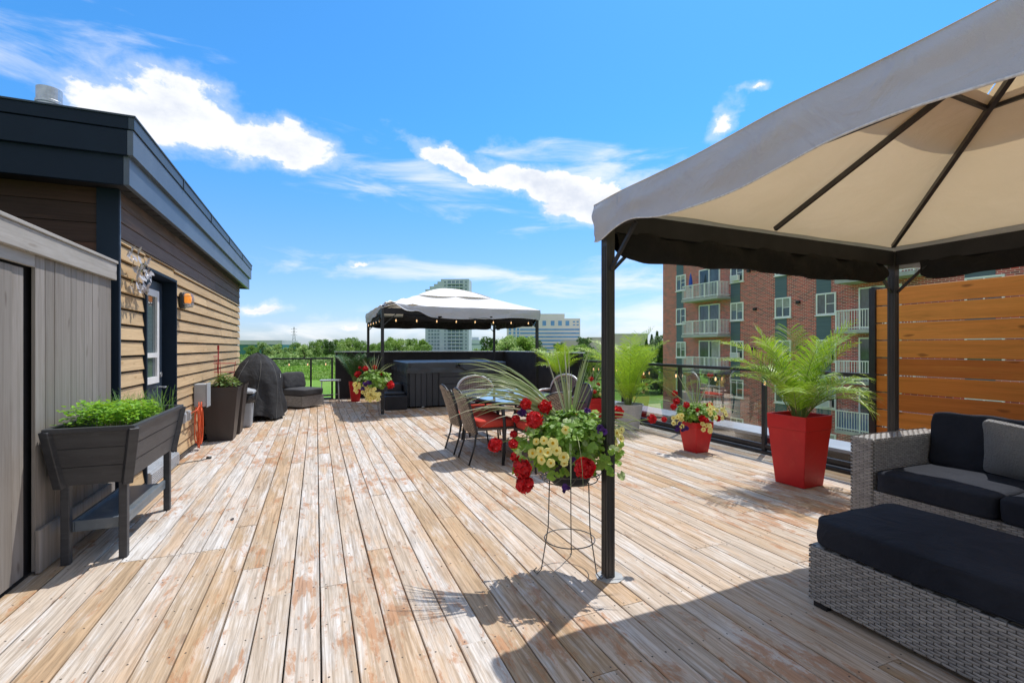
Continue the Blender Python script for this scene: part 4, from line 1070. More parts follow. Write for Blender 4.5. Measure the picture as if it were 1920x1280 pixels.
string('string_lights', 'glowing string bulbs strung along the front and left beams of the far gazebo', pp, bb, .85)
def rstr(y0, y1, n, label):
    pp = []; bb = []
    for k in range(n*8+1):
        f = k/(n*8); pp.append((5.30, y0+(y1-y0)*f, 1.03-.04*abs(math.sin(f*PI*n))))
    for k in range(n): f = (k+.5)/n; bb.append((5.30, y0+(y1-y0)*f, .99))
    string('string_lights', label, pp, bb, .9)
rstr(3.2, 8.9, 7, 'string of clear bulbs hanging under the top rail of the right glass railing')
pp = [(-1.3+1.75*k/24, 13.48, 1.04-.04*abs(math.sin(k/24*PI*3))) for k in range(25)]
string('string_lights', 'string of clear bulbs under the top rail of the far railing behind the wicker chair', pp, [(-1.3+1.75*(k+.5)/4, 13.48, 1.0) for k in range(4)], .9)

# ------------------------------------------------------------------ railings
def railing(name, label, a, b, posts, cat='railing'):
    a = Vector(a); b = Vector(b); d_ = (b-a).normalized(); nn = Vector((-d_.y, d_.x, 0))
    t_ = thing(name, label, cat, tuple(a)); L = (b-a).length
    Z = Vector((0,0,1))
    MB().beam(a+Z*1.075, b+Z*1.075, .065, .045).build('top_rail', M['black'], t_, bevel=.004)
    MB().beam(a+Z*.10, b+Z*.10, .04, .05).beam(a+Z*.02, b+Z*.02, .10, .04).build('bottom_rail', M['black'], t_, bevel=.004)
    for p in posts:
        q = a+d_*p; MB().beam(q+Z*.042, q+Z*1.05, .05, .05).build('post', M['black'], t_, bevel=.003)
    for p, p2 in zip(posts, posts[1:]):
        q = a+d_*(p+.045); q2 = a+d_*(p2-.045)
        MB().add([q+Z*.13, q2+Z*.13, q2+Z*1.045, q+Z*1.045], [(0,1,2,3)]).build('glass_panel', M['rail_glass'], t_)
    return t_
railing('glass_railing', 'long black glass railing along the right side of the deck', (5.36,3.10,0), (5.36,9.05,0), [.03,1.38,2.93,4.45,5.92])
railing('glass_railing', 'short black glass railing across the far left end behind the wicker chair', (-1.52,13.6,0), (.42,13.6,0), [.03,1.39,1.91])
pw = thing('parapet_wall', 'dark low parapet wall with pale metal cap behind the hot tub', 'wall', (2.9,13.6,0))
mb = MB(); mb.box(.47,5.42,13.55,13.68,0,1.235); mb.box(5.30,5.42,9.1,13.549,0,1.235); mb.build('wall', M['blackm'], pw)
mb = MB(); mb.box(.45,5.45,13.52,13.71,1.236,1.262); mb.box(5.27,5.45,9.08,13.519,1.236,1.262); mb.build('cap', M['alu'], pw, bevel=.004)

# privacy screen
sc_ = thing('privacy_screen', 'orange-brown horizontal board privacy screen behind the black sofa', 'screen', (5.3,2,0))
mb = MB(); z = .05
while z < 1.80:
    y = 3.11
    for y2 in (1.9 if False else .3, -1.9): mb.box(5.30, 5.325, y2+.002, y, z, z+.163); y = y2-.002
    z += .1745
mb.build('board_panel', M['screen'], sc_, bevel=.004)
for y in (3.18,.3,-1.9): MB().box(5.345,5.405,y-.03,y+.03,0,1.99).build('post', M['black'], sc_, bevel=.003)
MB().box(5.28,5.40,3.112,3.148,0,1.99).build('end_post', M['black'], sc_, bevel=.003)

# ------------------------------------------------------------------ hot tub
ht = thing('hot_tub', 'charcoal hot tub with folded vinyl cover under the far gazebo', 'hot tub', (3.05,11.9,0))
tx0,tx1,ty0,ty1 = 1.90,4.25,10.75,13.0
cushion(mb := MB(), (tx0+tx1)/2,(ty0+ty1)/2,.45,tx1-tx0-.04,ty1-ty0-.04,.86,26,n=20,wr=0); mb.build('shell', M['tub'], ht, smooth=False)
mb = MB()
for k in range(5): mb.box(tx0+.03+k*.13, tx0+.15+k*.13, ty0-.012, ty0+.03, .04, .86)
for k in range(5): mb.box(tx0+.70, tx1-.72, ty0-.012, ty0+.03, .04+k*.165, .195+k*.165)
for k in range(5): mb.box(tx1-.70+k*.13, tx1-.58+k*.13, ty0-.012, ty0+.03, .04, .86)
for k in range(5): mb.box(tx0-.012, tx0+.03, ty0+.05, ty1-.1, .04+k*.165, .195+k*.165)
mb.build('side_panels', M['tub'], ht, bevel=.006)
MB().box(tx0+.68,tx0+.82,ty0-.02,ty0-.0125,.835,.855).box(tx0+.3,tx0+.36,ty0-.02,ty0-.013,.02,.038).build('badge', M['alu'], ht)
mb = MB(); cushion(mb, tx0+.57,(ty0+ty1)/2,.955,1.18,ty1-ty0+.06,.14,22,.0,n=14,wr=.004); cushion(mb, tx0+1.77,(ty0+ty1)/2,.955,1.18,ty1-ty0+.06,.14,22,.0,n=14,wr=.004)
mb.build('cover', M['vinyl'], ht, smooth=False, bevel=.004)
def skirt(u, v):
    a = u*4; k = min(int(a),3); f = a-k; c = [(tx0-.035,ty0-.035),(tx1-.01,ty0-.035),(tx1-.01,ty1+.03),(tx0-.035,ty1+.03),(tx0-.035,ty0-.035)]
    x = c[k][0]+(c[k+1][0]-c[k][0])*f; y = c[k][1]+(c[k+1][1]-c[k][1])*f
    w = .018*mnoise.noise(Vector((x*3,y*3,v)))+.012*math.sin(u*110)*v
    nx, ny = [(0,-1),(1,0),(0,1),(-1,0)][k]
    return (x+nx*(w+.004), y+ny*(w+.004), .91-.115*v-.012*abs(math.sin(u*46))*v)
MB().grid(skirt, 240, 5).build('cover_skirt', M['vinyl'], ht, smooth=True)
mb = MB().tube([(3.02,ty0-.07,.93),(3.10,ty0-.07,.90),(3.42,ty0-.07,.74)], .012, 8); mb.lathe([(.02,.90),(.03,.92),(.02,.95)], 3.02, ty0-.06, 10)
mb.build('cover_lifter', M['black'], ht, smooth=True)
sb = thing('storage_step', 'black plastic step box beside the hot tub near the far post', 'step', (1.6,10.9,0))
MB().box(1.38,1.86,10.62,11.3,0,.30).build('lower_step', M['blackm'], sb, bevel=.02)
MB().box(1.52,1.86,11.32,11.9,0,.52).box(1.42,1.86,10.9,11.3,.301,.36).build('upper_step', M['tub'], sb, bevel=.03)

# ------------------------------------------------------------------ dining set
dt = thing('dining_table', 'oval glass-topped patio table with dark metal frame among the red-cushioned chairs', 'table', (2.45,6.02,0))
def se(a, rx, ry, e=3.0):
    c, s_ = math.cos(a), math.sin(a); L = (abs(c)**e+abs(s_)**e)**(1/e); return (2.45+rx*c/L, 6.02+ry*s_/L)
n = 72; mb = MB(); vs = [se(2*PI*k/n,.545,.985)+(.728,) for k in range(n)]; vs += [(x,y,.722) for x,y,z in vs]
mb.add(vs, [tuple(range(n)), tuple(range(2*n-1,n-1,-1))]+[(k,k+n,(k+1) % n+n,(k+1) % n) for k in range(n)]); mb.build('glass_top', M['tglass'], dt)
MB().tube([se(2*PI*k/n,.56,1.0)+(.715,) for k in range(n)], .018, 8, closed=True).build('rim', M['black'], dt, smooth=True)
for sx in (-1,1):
    for sy in (-1,1):
        MB().tube([(2.45+sx*.46,6.02+sy*.88,.70),(2.45+sx*.40,6.02+sy*.80,.40),(2.45+sx*.44,6.02+sy*.84,.0)], .020, 8).build('leg', M['black'], dt, smooth=True)
mb = MB(); mb.tube([(2.45-.40,6.02-.8,.40),(2.45,6.02,.36),(2.45+.40,6.02+.8,.40)], .012, 6); mb.tube([(2.45+.40,6.02-.8,.41),(2.45,6.02,.39),(2.45-.40,6.02+.8,.41)], .012, 6)
mb.build('cross_brace', M['black'], dt, smooth=True)
tag(MB().lathe([(.10,.7295),(.13,.735),(.13,.738),(.01,.738)], 2.5, 6.35, 20).build('placemat', M['black'], smooth=True), 'small dark round mat lying on the glass table', 'mat')

def make_chair(label, grp):
    """front = +X, origin at seat centre on the ground"""
    t_ = thing('patio_chair', label, 'chair', (0,0,0), 0, grp, world=False)
    fr = M['black']
    def prof(f):  # back leg + upright curve
        pass
    for sy in (-1,1):
        MB().tube([(-.24,sy*.215,.44),(-.27,sy*.218,.22),(-.34,sy*.222,.0)], .012, 8).build('leg', fr, t_, smooth=True)
        MB().tube([(.24,sy*.225,.62),(.25,sy*.228,.42),(.26,sy*.23,.2),(.29,sy*.235,.0)], .012, 8).build('leg', fr, t_, smooth=True)
        MB().tube([(-.27,sy*.225,.66),(-.12,sy*.245,.665),(.08,sy*.25,.66),(.20,sy*.24,.65),(.24,sy*.225,.61)], .015, 8).build('armrest', fr, t_, smooth=True)
    MB().beam((-.24,0,.405),(.26,0,.405),.46,.03).build('seat_frame', M['bwickd'], t_, bevel=.01)
    # woven back: curved sheet
    def bk_(u, v):
        z = .36+.52*v; w = .235+.015*v-.07*max(0,(v-.7)/.3)**2
        y = (2*u-1)*w; x = -.245-.12*v-.035*(v*v)+.035*(1-(2*u-1)**2)*-1
        if v > .9: z -= .10*(abs(2*u-1)**2.2)*(v-.9)*10*.8
        return Vector((x, y, z))
    MB().grid(bk_, 14, 18).build('backrest', M['bwickd'], t_, smooth=True, solid=.018)
    mb = MB(); nu, nv = 22, 34
    for j in range(nv):
        for i in range(nu):
            if (i+j) % 2: continue
            vs = []
            for k in range(4):
                u = (i-.25+1.5*k/3)/nu; u = min(max(u,0),1)
                for vv in ((j+.1)/nv,(j+.9)/nv):
                    p = bk_(u, vv); p.x -= .020+.005*math.sin(PI*k/3); vs.append(p)
            mb.add(vs, [(k*2,k*2+1,k*2+3,k*2+2) for k in range(3)])
    mb.build('back_weave', M['bwick'], t_)
    MB().tube([bk_(0,v/10) for v in range(11)]+[bk_(u/12,1.0) for u in range(1,12)]+[bk_(1,1-v/10) for v in range(11)], .013, 7).build('back_frame', fr, t_, smooth=True)
    cushion(mb := MB(), .02,0,.465,.50,.47,.095,7,.008,n=8,wr=.004); mb.build('seat_cushion', M['cushr'], t_, smooth=True)
    return t_
GC = 'brown wicker patio chairs with red cushions'
c0 = make_chair('brown wicker patio chair with red cushion, nearer of the two left of the glass table', GC)
c0.location = (1.98,5.54,0); c0.rotation_euler.z = R(0)
dup(c0, (1.96,6.13,0), R(0), 'brown wicker patio chair with red cushion, farther of the two left of the glass table')
dup(c0, (2.95,5.60,0), PI, 'brown wicker patio chair tucked on the right side of the glass table behind the bouquet')
dup(c0, (2.97,6.28,0), PI, 'brown wicker patio chair on the right side of the glass table, the farther one')
dup(c0, (2.42,5.02,0), PI/2, 'patio chair at the near end of the glass table behind the red geraniums')
# light rimmed chair at far end
rc = thing('round_back_chair', 'wicker chair with an arched pale metal rim at the far end of the glass table', 'chair', (2.42,7.25,0), -PI/2, 'arched back wicker chairs', world=False)
def arch(r0, z0, x0):
    return [(x0-.05*math.sin(PI*k/20), r0*math.cos(PI*k/20)*1.0, z0+.26*math.sin(PI*k/20)**.8) for k in range(21)]
MB().tube([(.22,.30,.60),(0,.31,.64)]+[(p[0],p[1],p[2]) for p in arch(.31,.64,-.24)]+[(0,-.31,.64),(.22,-.30,.60)], .021, 9).build('back_rim', M['lgrey'], rc, smooth=True)
def rb(u, v):
    a = PI*u; y = .29*math.cos(a); top = .63+.25*math.sin(a)**.8
    return (-.25-.05*math.sin(a)*v, y, .42+(top-.42)*v)
MB().grid(rb, 20, 8).build('backrest', M['bwickd'], rc, smooth=True, solid=.012)
mb = MB()
for j in range(12):
    mb.tube([Vector(rb(u/20,j/12))+Vector((.012,0,0)) for u in range(1,20)], .004, 4)
for i in range(1,28): mb.tube([Vector(rb(i/28,j/8))+Vector((.015+.004*(i % 2),0,0)) for j in range(9)], .0035, 4)
mb.build('back_weave', M['wick'], rc)
MB().box(-.24,.24,-.24,.24,.37,.41).build('seat_frame', M['bwickd'], rc, bevel=.01)
cushion(mb := MB(), .0,0,.45,.48,.48,.09,7,.008,n=8,wr=.004); mb.build('seat_cushion', M['cushr'], rc, smooth=True)
for sx in (-1,1):
    for sy in (-1,1): MB().tube([(sx*.22,sy*.25,.60 if sx > 0 else .42),(sx*.22,sy*.23,.3),(sx*.25,sy*.25,0)], .014, 8).build('leg', M['black'], rc, smooth=True)
dup(rc, (3.72,7.15,0), PI*1.12, 'wicker chair with arched pale rim right of the table behind the spiky leaves')

# ------------------------------------------------------------------ sofa and ottoman
so2 = thing('sofa', 'grey wicker sofa with black cushions against the orange board screen', 'sofa', (4.3,1.2,0))
sx0, sx1, sy0, sy1 = 3.83, 4.80, -.62, 2.43
mb = MB(); mb.box(sx0+.004,sx1,sy0,sy1-.16,.03,.31); mb.box(sx1-.10,sx1,sy0,sy1-.16,.311,.68)
mb.build('frame', M['wickd'], so2)
MB().box(sx0+.004,sx1,sy1-.155,sy1-.004,.03,.672).build('arm_core', M['wickd'], so2)
mb = MB()
weave(mb, (sx0,sy1-.16,.03),(0,1,0),(0,0,1),(-1,0,0), .16,.66,.026,.0135,.0036)
weave(mb, (sx0,sy1-.161,.31),(1,0,0),(0,0,1),(0,-1,0), .9,.38,.026,.0135,.0036)
weave(mb, (sx0,sy1,.03),(1,0,0),(0,0,1),(0,1,0), .97,.66,.026,.0135,.0036)
weave(mb, (sx0,sy1-.16,.677),(1,0,0),(0,1,0),(0,0,1), .97,.16,.035,.021,.005)
mb.build('armrest', M['wick'], so2)
mb = MB()
for k in range(4):
    y1_ = sy1-.165-k*.72; y0_ = max(y1_-.71, sy0); weave(mb, (sx0,y0_,.03),(0,1,0),(0,0,1),(-1,0,0), y1_-y0_,.28,.026,.0135,.0036)
weave(mb, (sx1,sy0,.03),(0,1,0),(0,0,1),(1,0,0), sy1-sy0,.65,.026,.0135,.0036)
mb.build('woven_base', M['wick'], so2)
for k in range(4):
    y1_ = sy1-.165-k*.69; h_ = .685
    cushion(mb := MB(), sx0+.33,y1_-.345,.385,.70,h_,.155,12,.014,n=18,wr=.010,seed=k+1); sc2 = mb.build('seat_cushion', M['cush'], so2, smooth=True)
    piping(sx0+.33,y1_-.345,.385,.69,h_-.01,11,.005,M['cush'],sc2,(-.058,.058))
    cushion(mb := MB(), 0,0,0,(.17),h_,.42,14,.0,n=18,wr=.014,seed=k+5, mtx=Matrix.Rotation(R(-9),3,'Y').inverted())
    mb.v = [(p[0]+sx1-.20,p[1]+y1_-.345,p[2]+.645) for p in mb.v]; mb.build('back_cushion', M['cush'], so2, smooth=True)
pl = thing('throw_pillow', 'grey knitted square pillow leaning on the black sofa cushions', 'pillow', (4.42,1.66,.46), 0, world=False)
mb = MB(); cushion(mb, 0,0,0,.44,.39,.05,9,.05,n=18,wr=.006)
mb.v = [(p[0]*(1+.10*(abs(p[1])/.2)**3), p[1]*(1+.10*(abs(p[0])/.23)**3), p[2]) for p in mb.v]
mt = Matrix.Translation((0,0,.19)) @ Matrix.Rotation(R(6),4,'X') @ Matrix.Rotation(R(90-16),4,'Y') @ Matrix.Rotation(PI/2,4,'Z')
mb.xf(mt).build('cover', M['knit'], pl, smooth=True)
ot = thing('ottoman', 'long grey wicker ottoman with a thick black cushion in the right foreground', 'ottoman', (2.8,1.1,0))
ox0,ox1,oy0,oy1 = 2.435,3.13,.10,1.76
MB().box(ox0+.004,ox1-.004,oy0+.004,oy1-.004,.035,.318).build('frame', M['wickd'], ot)
mb = MB()
weave(mb, (ox0,oy0,.035),(0,1,0),(0,0,1),(-1,0,0), oy1-oy0,.285,.026,.0135,.0036)
weave(mb, (ox0,oy1,.035),(1,0,0),(0,0,1),(0,1,0), ox1-ox0,.285,.026,.0135,.0036)
weave(mb, (ox1,oy0,.035),(0,1,0),(0,0,1),(1,0,0), oy1-oy0,.285,.026,.0135,.0036)
weave(mb, (ox0,oy0,.035),(1,0,0),(0,0,1),(0,-1,0), ox1-ox0,.285,.026,.0135,.0036)
weave(mb, (ox0,oy0,.32),(1,0,0),(0,1,0),(0,0,1), .06,oy1-oy0,.03,.04,.004)
weave(mb, (ox0,oy1-.06,.3205),(1,0,0),(0,1,0),(0,0,1), ox1-ox0,.06,.04,.03,.004)
mb.build('woven_base', M['wick'], ot)
cushion(mb := MB(), (ox0+ox1)/2-.01,(oy0+oy1)/2-.01,.40,ox1-ox0+.0,oy1-oy0-.0,.15,14,.014,n=34,wr=.013,seed=3); oc = mb.build('cushion', M['cush'], ot, smooth=True)
piping((ox0+ox1)/2-.01,(oy0+oy1)/2-.01,.40,ox1-ox0-.012,oy1-oy0-.012,12,.005,M['cush'],oc,(-.058,.060))
for a,b in ((ox0+.05,oy1-.05),(ox1-.05,oy1-.05),(ox0+.05,oy0+.05),(ox1-.05,oy0+.05)): MB().box(a-.035,a+.035,b-.035,b+.035,0,.0345).build('foot', M['blackm'], ot)

# ------------------------------------------------------------------ brick apartment building
BX = 28.0; BY0, BY1 = -12, 33.6
bb_ = thing('apartment_building', 'red brick apartment block with white balconies and teal panels right of the deck', 'building', (34,12,GZ))
MB().box(BX,BX+16,BY0,BY1,GZ,9.4).build('wall', M['brick'], bb_)
MB().box(BX-.08,BX+16.1,BY0-.1,BY1+.1,9.402,9.9).build('roof_edge', M['navy'], bb_)
FL = [5.1+2.76-2.76*k for k in range(7)]
FL = [f for f in FL if f < 7]
COLS = [(30.75,31.87),(25.05,26.2),(21.4,22.55),(18.55,19.75),(11.2,12.6),(8.0,9.2),(3.0,4.2),(-2,-.8)]
mb = MB()
for (a,b) in COLS: mb.box(BX-.02,BX-.001,a+.33,b+.02,GZ+1,9.4)
mb.build('teal_panels', M['teal'], bb_)
def window(a, b, z0, z1, sill=True):
    w = MB()
    for (p,q,r_,s_) in ((a,b,z1-.09,z1),(a,b,z0,z0+.09),(a,a+.09,z0+.09,z1-.09),(b-.09,b,z0+.09,z1-.09),((a+b)/2-.03,(a+b)/2+.03,z0+.09,z1-.09)): w.box(BX-.09,BX-.021,p,q,r_,s_)
    w.box(BX-.08,BX-.021,a+.09,(a+b)/2-.03,(z0+z1)/2-.02,(z0+z1)/2+.02)
    if sill: w.box(BX-.13,BX-.0205,a-.06,b+.06,z0-.06,z0-.001)
    o = w.build('window', M['white'], bb_)
    MB().box(BX-.05,BX-.0215,a+.09,b-.09,z0+.09,z1-.09).build('pane', M['win'], o)
    if random.random() < .5:
        MB().box(BX-.056,BX-.0505,a+.1,b-.1,z0+.1+U(.3,.8)*(z1-z0-.3),z1-.1).build('blind', mat('blind', (.35,.37,.36), rough=.7) if 'blind' not in bpy.data.materials else bpy.data.materials['blind'], o)
    return o
for f in FL:
    for (a,b) in COLS: window(a, b, f+.95, f+2.25)
def balcony(y0, y1, d0, d1, f, fill=None):
    d_ = MB()
    for (p,q,r_,s_) in ((d0,d1,2.25,2.33),(d0,d1,.06,.12),(d0,d0+.08,.12,2.25),(d1-.08,d1,.12,2.25),((d0+d1)/2-.05,(d0+d1)/2+.05,.12,2.25)): d_.box(BX-.08,BX-.002,p,q,f+r_,f+s_)
    o = d_.build('balcony_door', M['white'], bb_)
    MB().box(BX-.04,BX-.003,d0+.08,d1-.08,f+.12,f+2.25).build('pane', M['win'], o)
    if random.random() < .6: MB().box(BX-.046,BX-.041,d0+.1,d0+U(.5,.9),f+.14,f+2.2).build('curtain', mat('pale_curtain', (.45,.45,.43), rough=.8) if 'pale_curtain' not in bpy.data.materials else bpy.data.materials['pale_curtain'], o)
    s_ = MB().box(BX-1.25,BX-.0005,y0,y1,f-.20,f-.0).build('balcony', M['conc'], bb_)
    r_ = MB(); X0 = BX-1.18
    for z in (.10,1.05): r_.beam((X0,y0+.05,f+z),(X0,y1-.05,f+z),.05,.05); r_.beam((X0,y0+.05,f+z),(BX-.02,y0+.05,f+z),.05,.05); r_.beam((X0,y1-.05,f+z),(BX-.02,y1-.05,f+z),.05,.05)
    n = int((y1-y0)/.14)
    for k in range(n+1): y = y0+.05+(y1-y0-.1)*k/n; w_ = .07 if k % 9 == 0 else .025; r_.box(X0-w_/2,X0+w_/2,y-w_/2,y+w_/2,f+.0,f+1.03)
    for k in range(1,8):
        x = X0+k*.14
        for y in (y0+.05,y1-.05): r_.box(x-.0125,x+.0125,y-.0125,y+.0125,f+.0,f+1.03)
    r_.build('balustrade', M['white'], s_)
    if fill: MB().box(X0+.03,X0+.04,y0+.1,y1-.1,f+.12,f+1.0).build('privacy_cloth', fill, s_)
for i, f in enumerate(FL):
    balcony(26.25,29.95,27.2,29.3,f, None)
    balcony(14.0,17.85,15.2,17.3,f, mat('blue_screen_cloth',(.15,.2,.38),rough=.8) if i == 3 else None)
    balcony(-.5,3.0,.2,2.4,f, None)
mb = MB()
for (y,z) in ((24.2,6.75),(23.9,6.8),(24.6,6.7),(20.9,6.95),(20.9,4.2),(24.1,4.0),(13.4,6.6),(13.0,6.6),(12.85,3.9),(9.9,6.7),(24.2,1.25),(20.9,1.4)):
    mb.box(BX-.16,BX-.0005,y-.11,y+.11,z-.09,z+.09)
mb.build('wall_vents', M['blackm'], bb_)
for (y,f) in ((25.15,FL[2]),(18.6,FL[3]),(18.6,FL[2]),(25.15,FL[0])):
    o = thing('air_conditioner', {25.15:'white window air conditioner in the brick block, column beside the left balconies',18.6:'white window air conditioner in the brick block, column left of the right balconies'}[y], 'air conditioner', (BX-.2,y+.5,f+1.0), group='window air conditioners on the brick block')
    MB().box(BX-.34,BX-.131,y+.15,y+.85,f+1.03,f+1.42).build('casing', M['white'], o, bevel=.01)
    mb = MB(); [mb.box(BX-.345,BX-.3405,y+.2,y+.8,f+1.07+k*.04,f+1.09+k*.04) for k in range(8)]; mb.build('grille', M['plastic_grey'], o)
for o, lb_ in zip([q for q in COL.objects if q.name.startswith('air_conditioner') and q.parent is None], ('white window air conditioner beside the left balconies of the brick block, mid height','lowest white window air conditioner in the brick block','white window air conditioner left of the right-hand balconies at mid height','topmost white window air conditioner in the brick block')): o['label'] = lb_
pz = thing('folded_parasol', 'folded blue parasol standing on the top left balcony of the brick block', 'parasol', (27.2,29.4,FL[0]))
MB().tube([(27.2,29.4,FL[0]),(27.2,29.4,FL[0]+2.1)], .03).build('pole', M['alu'], pz)
MB().lathe([(.05,FL[0]+.9),(.16,FL[0]+1.0),(.13,FL[0]+1.5),(.03,FL[0]+2.05)], 27.2, 29.4, 10).build('canopy', M['blue'], pz)

# ------------------------------------------------------------------ distant buildings
def frame(fwd, D, w0, w1):  # unit directions on the horizon
    pass
def bbox(name, parent, m, x0, x1, y0, y1, z0, z1): return MB().box(x0,x1,y0,y1,z0,z1).build(name, m, parent)
tw = thing('tower_block', 'tall pale apartment tower rising behind the far gazebo', 'building', (98,392,GZ))
# left wing (seen obliquely) and right slab
D = 400
xa, xb = .211*D, .294*D; ya, yb = .994*D, .955*D
def lerpP(f, off=0): return (xa+(xb-xa)*f, ya+(yb-ya)*f)
def slab(parent, name, m, f0, f1, z0, z1, depth, off=0.0):
    p = Vector(lerpP(f0)+(0,)); q = Vector(lerpP(f1)+(0,)); d_ = (q-p).normalized(); nn = Vector((-d_.y,d_.x,0))
    p = p-nn*off; q = q-nn*off
    vs = [p+Vector((0,0,z0)),q+Vector((0,0,z0)),q+nn*depth+Vector((0,0,z0)),p+nn*depth+Vector((0,0,z0)),p+Vector((0,0,z1)),q+Vector((0,0,z1)),q+nn*depth+Vector((0,0,z1)),p+nn*depth+Vector((0,0,z1))]
    return MB().add(vs, [(0,3,2,1),(4,5,6,7),(0,1,5,4),(1,2,6,5),(2,3,7,6),(3,0,4,7)]).build(name, m, parent)
ZT = 58.3
slab(tw, 'wall', M['tower'], .36, 1, GZ, ZT, 18)
for k, (f0,f1,z) in enumerate(((0,.10,ZT-8.5),(.10,.20,ZT-6),(.20,.28,ZT-4),(.28,.36,ZT-2))): slab(tw, 'stepped_wing', M['tower'], f0, f1, GZ, z, 18)
nf = 23
for k in range(nf):
    z = ZT-2.2-k*2.9
    if z-1.2 < GZ+3: break
    b = slab(tw, 'balcony_row', M['towerd'], .52, .86, z-1.5, z+.7, .5, .3)
    mb = MB()
    slab(b, 'balustrade', M['tower'], .515, .865, z-2.35, z-1.5, 1.8, 2.0)
    for f in (.60,.69,.78): slab(b, 'mullion', M['white'], f, f+.012, z-1.49, z+.7, .2, .5)
    if k > 3:
        for f in (.07,.14,.21,.28): slab(tw, 'window', M['towerd'], f, f+.045, z-1.1, z+.5, .3, .25)
    for f in (.44,.92): slab(tw, 'window', M['towerd'], f, f+.03, z-1.0, z+.4, .3, .25)
# office block
of = thing('office_building', 'wide beige office block with blue ribbon windows right of the far gazebo', 'building', (198,405,GZ))
D = 450; xa, xb = .369*D, .511*D; ya, yb = .93*D, .871*D
slab(of, 'wall', M['offc'], 0, 1, GZ, 28.5, 25); slab(of, 'roof_block', M['offc'], .0, .79, 28.5, 33.0, 20, -1)
for k in range(7):
    z = 17.4-k*3.45
    slab(of, 'window', M['winb'], .18, .99, z, z+1.5, .3, .25)
    for f in (.03,.09,.14): slab(of, 'window', M['winb'], f, f+.03, z-.3, z+2.1, .3, .25)
for f in (.20,.34,.485,.60,.70,.80): slab(of, 'window', M['winb'], f, f+.05, 21.8, 26.4, .3, .25)
for f in (.90,.95): slab(of, 'window', M['winb'], f, f+.03, 24.8, 26, .3, .25); slab(of, 'window', M['winb'], f, f+.03, 22, 23, .3, .25)
mb = MB().tube([(.391*D,.921*D,33),(.391*D,.921*D,41)], .25, 4); mb.build('antenna', M['tan'], of)
# low tan buildings
D = 400; xa, xb = .48*D, .60*D; ya, yb = .885*D, .835*D
lo = thing('low_building', 'low tan windowless building behind the trees right of the office block', 'building', (216,344,GZ))
slab(lo, 'wall', M['tan'], 0, .5, GZ, 7.5, 30); slab(lo, 'upper_wall', M['tan'], .40, 1, GZ, 9.8, 30, 2); slab(lo, 'dark_window', M['win'], .63, .68, 2.5, 5.5, .3, 2.3)
D = 330; xa, xb = .575*D, .64*D; ya, yb = .845*D, .815*D
lo = thing('low_building', 'plain tan box-shaped building between the palm and the brick block', 'building', (200,274,GZ))
slab(lo, 'wall', M['tan'], 0, 1, GZ, 10.3, 30); slab(lo, 'roof_cap', M['offc'], -.01, 1.01, 10.3, 10.9, 30, .3)
D = 520; xa, xb = .296*D, .322*D; ya, yb = .959*D, .949*D
lo = thing('low_building', 'small pale block at the foot of the tower', 'building', (160,497,GZ))
slab(lo, 'wall', M['tower'], 0, 1, GZ, 9.5, 20); slab(lo, 'roof_block', M['tower'], .2, .7, 9.5, 12.5, 12, -3); slab(lo, 'window', M['towerd'], .05, .9, 4, 5.2, .3, .25)
D = 420; xa, xb = -.150*D, -.066*D; ya, yb = 1.141*D, 1.106*D
sh = thing('warehouse', 'green walled warehouse with pale roof beyond the far left trees', 'building', (-45,472,GZ))
slab(sh, 'wall', M['greenm'], 0, 1, GZ, 3.8, 30, -1); slab(sh, 'roof', M['shedroof'], -.02, 1.0, 3.8, 7.5, 30)
# pylon
py = thing('pylon', 'lattice transmission pylon on the horizon beyond the trees', 'pylon', (-28,714,GZ))
mb = MB(); X, Y = -28, 714; zt = 29
def hw(z): return 3.2*(1-(z-GZ)/(zt-GZ))+.35
zs = [GZ+(zt-GZ)*k/9 for k in range(10)]
for a,b in ((-1,-1),(1,-1),(1,1),(-1,1)): mb.tube([(X+a*hw(z),Y+b*hw(z),z) for z in zs], .22, 4)
for z,z2 in zip(zs,zs[1:]):
    for b in (-1,1): mb.tube([(X-hw(z),Y+b*hw(z),z),(X+hw(z2),Y+b*hw(z2),z2)], .13, 3); mb.tube([(X+hw(z),Y+b*hw(z),z),(X-hw(z2),Y+b*hw(z2),z2)], .13, 3)
for z in (18,22,26): mb.tube([(X-4,Y,z),(X,Y,z+1),(X+4,Y,z)], .2, 4)
mb.build('lattice', mat('pylon_steel', (.25,.28,.32), rough=.6), py)

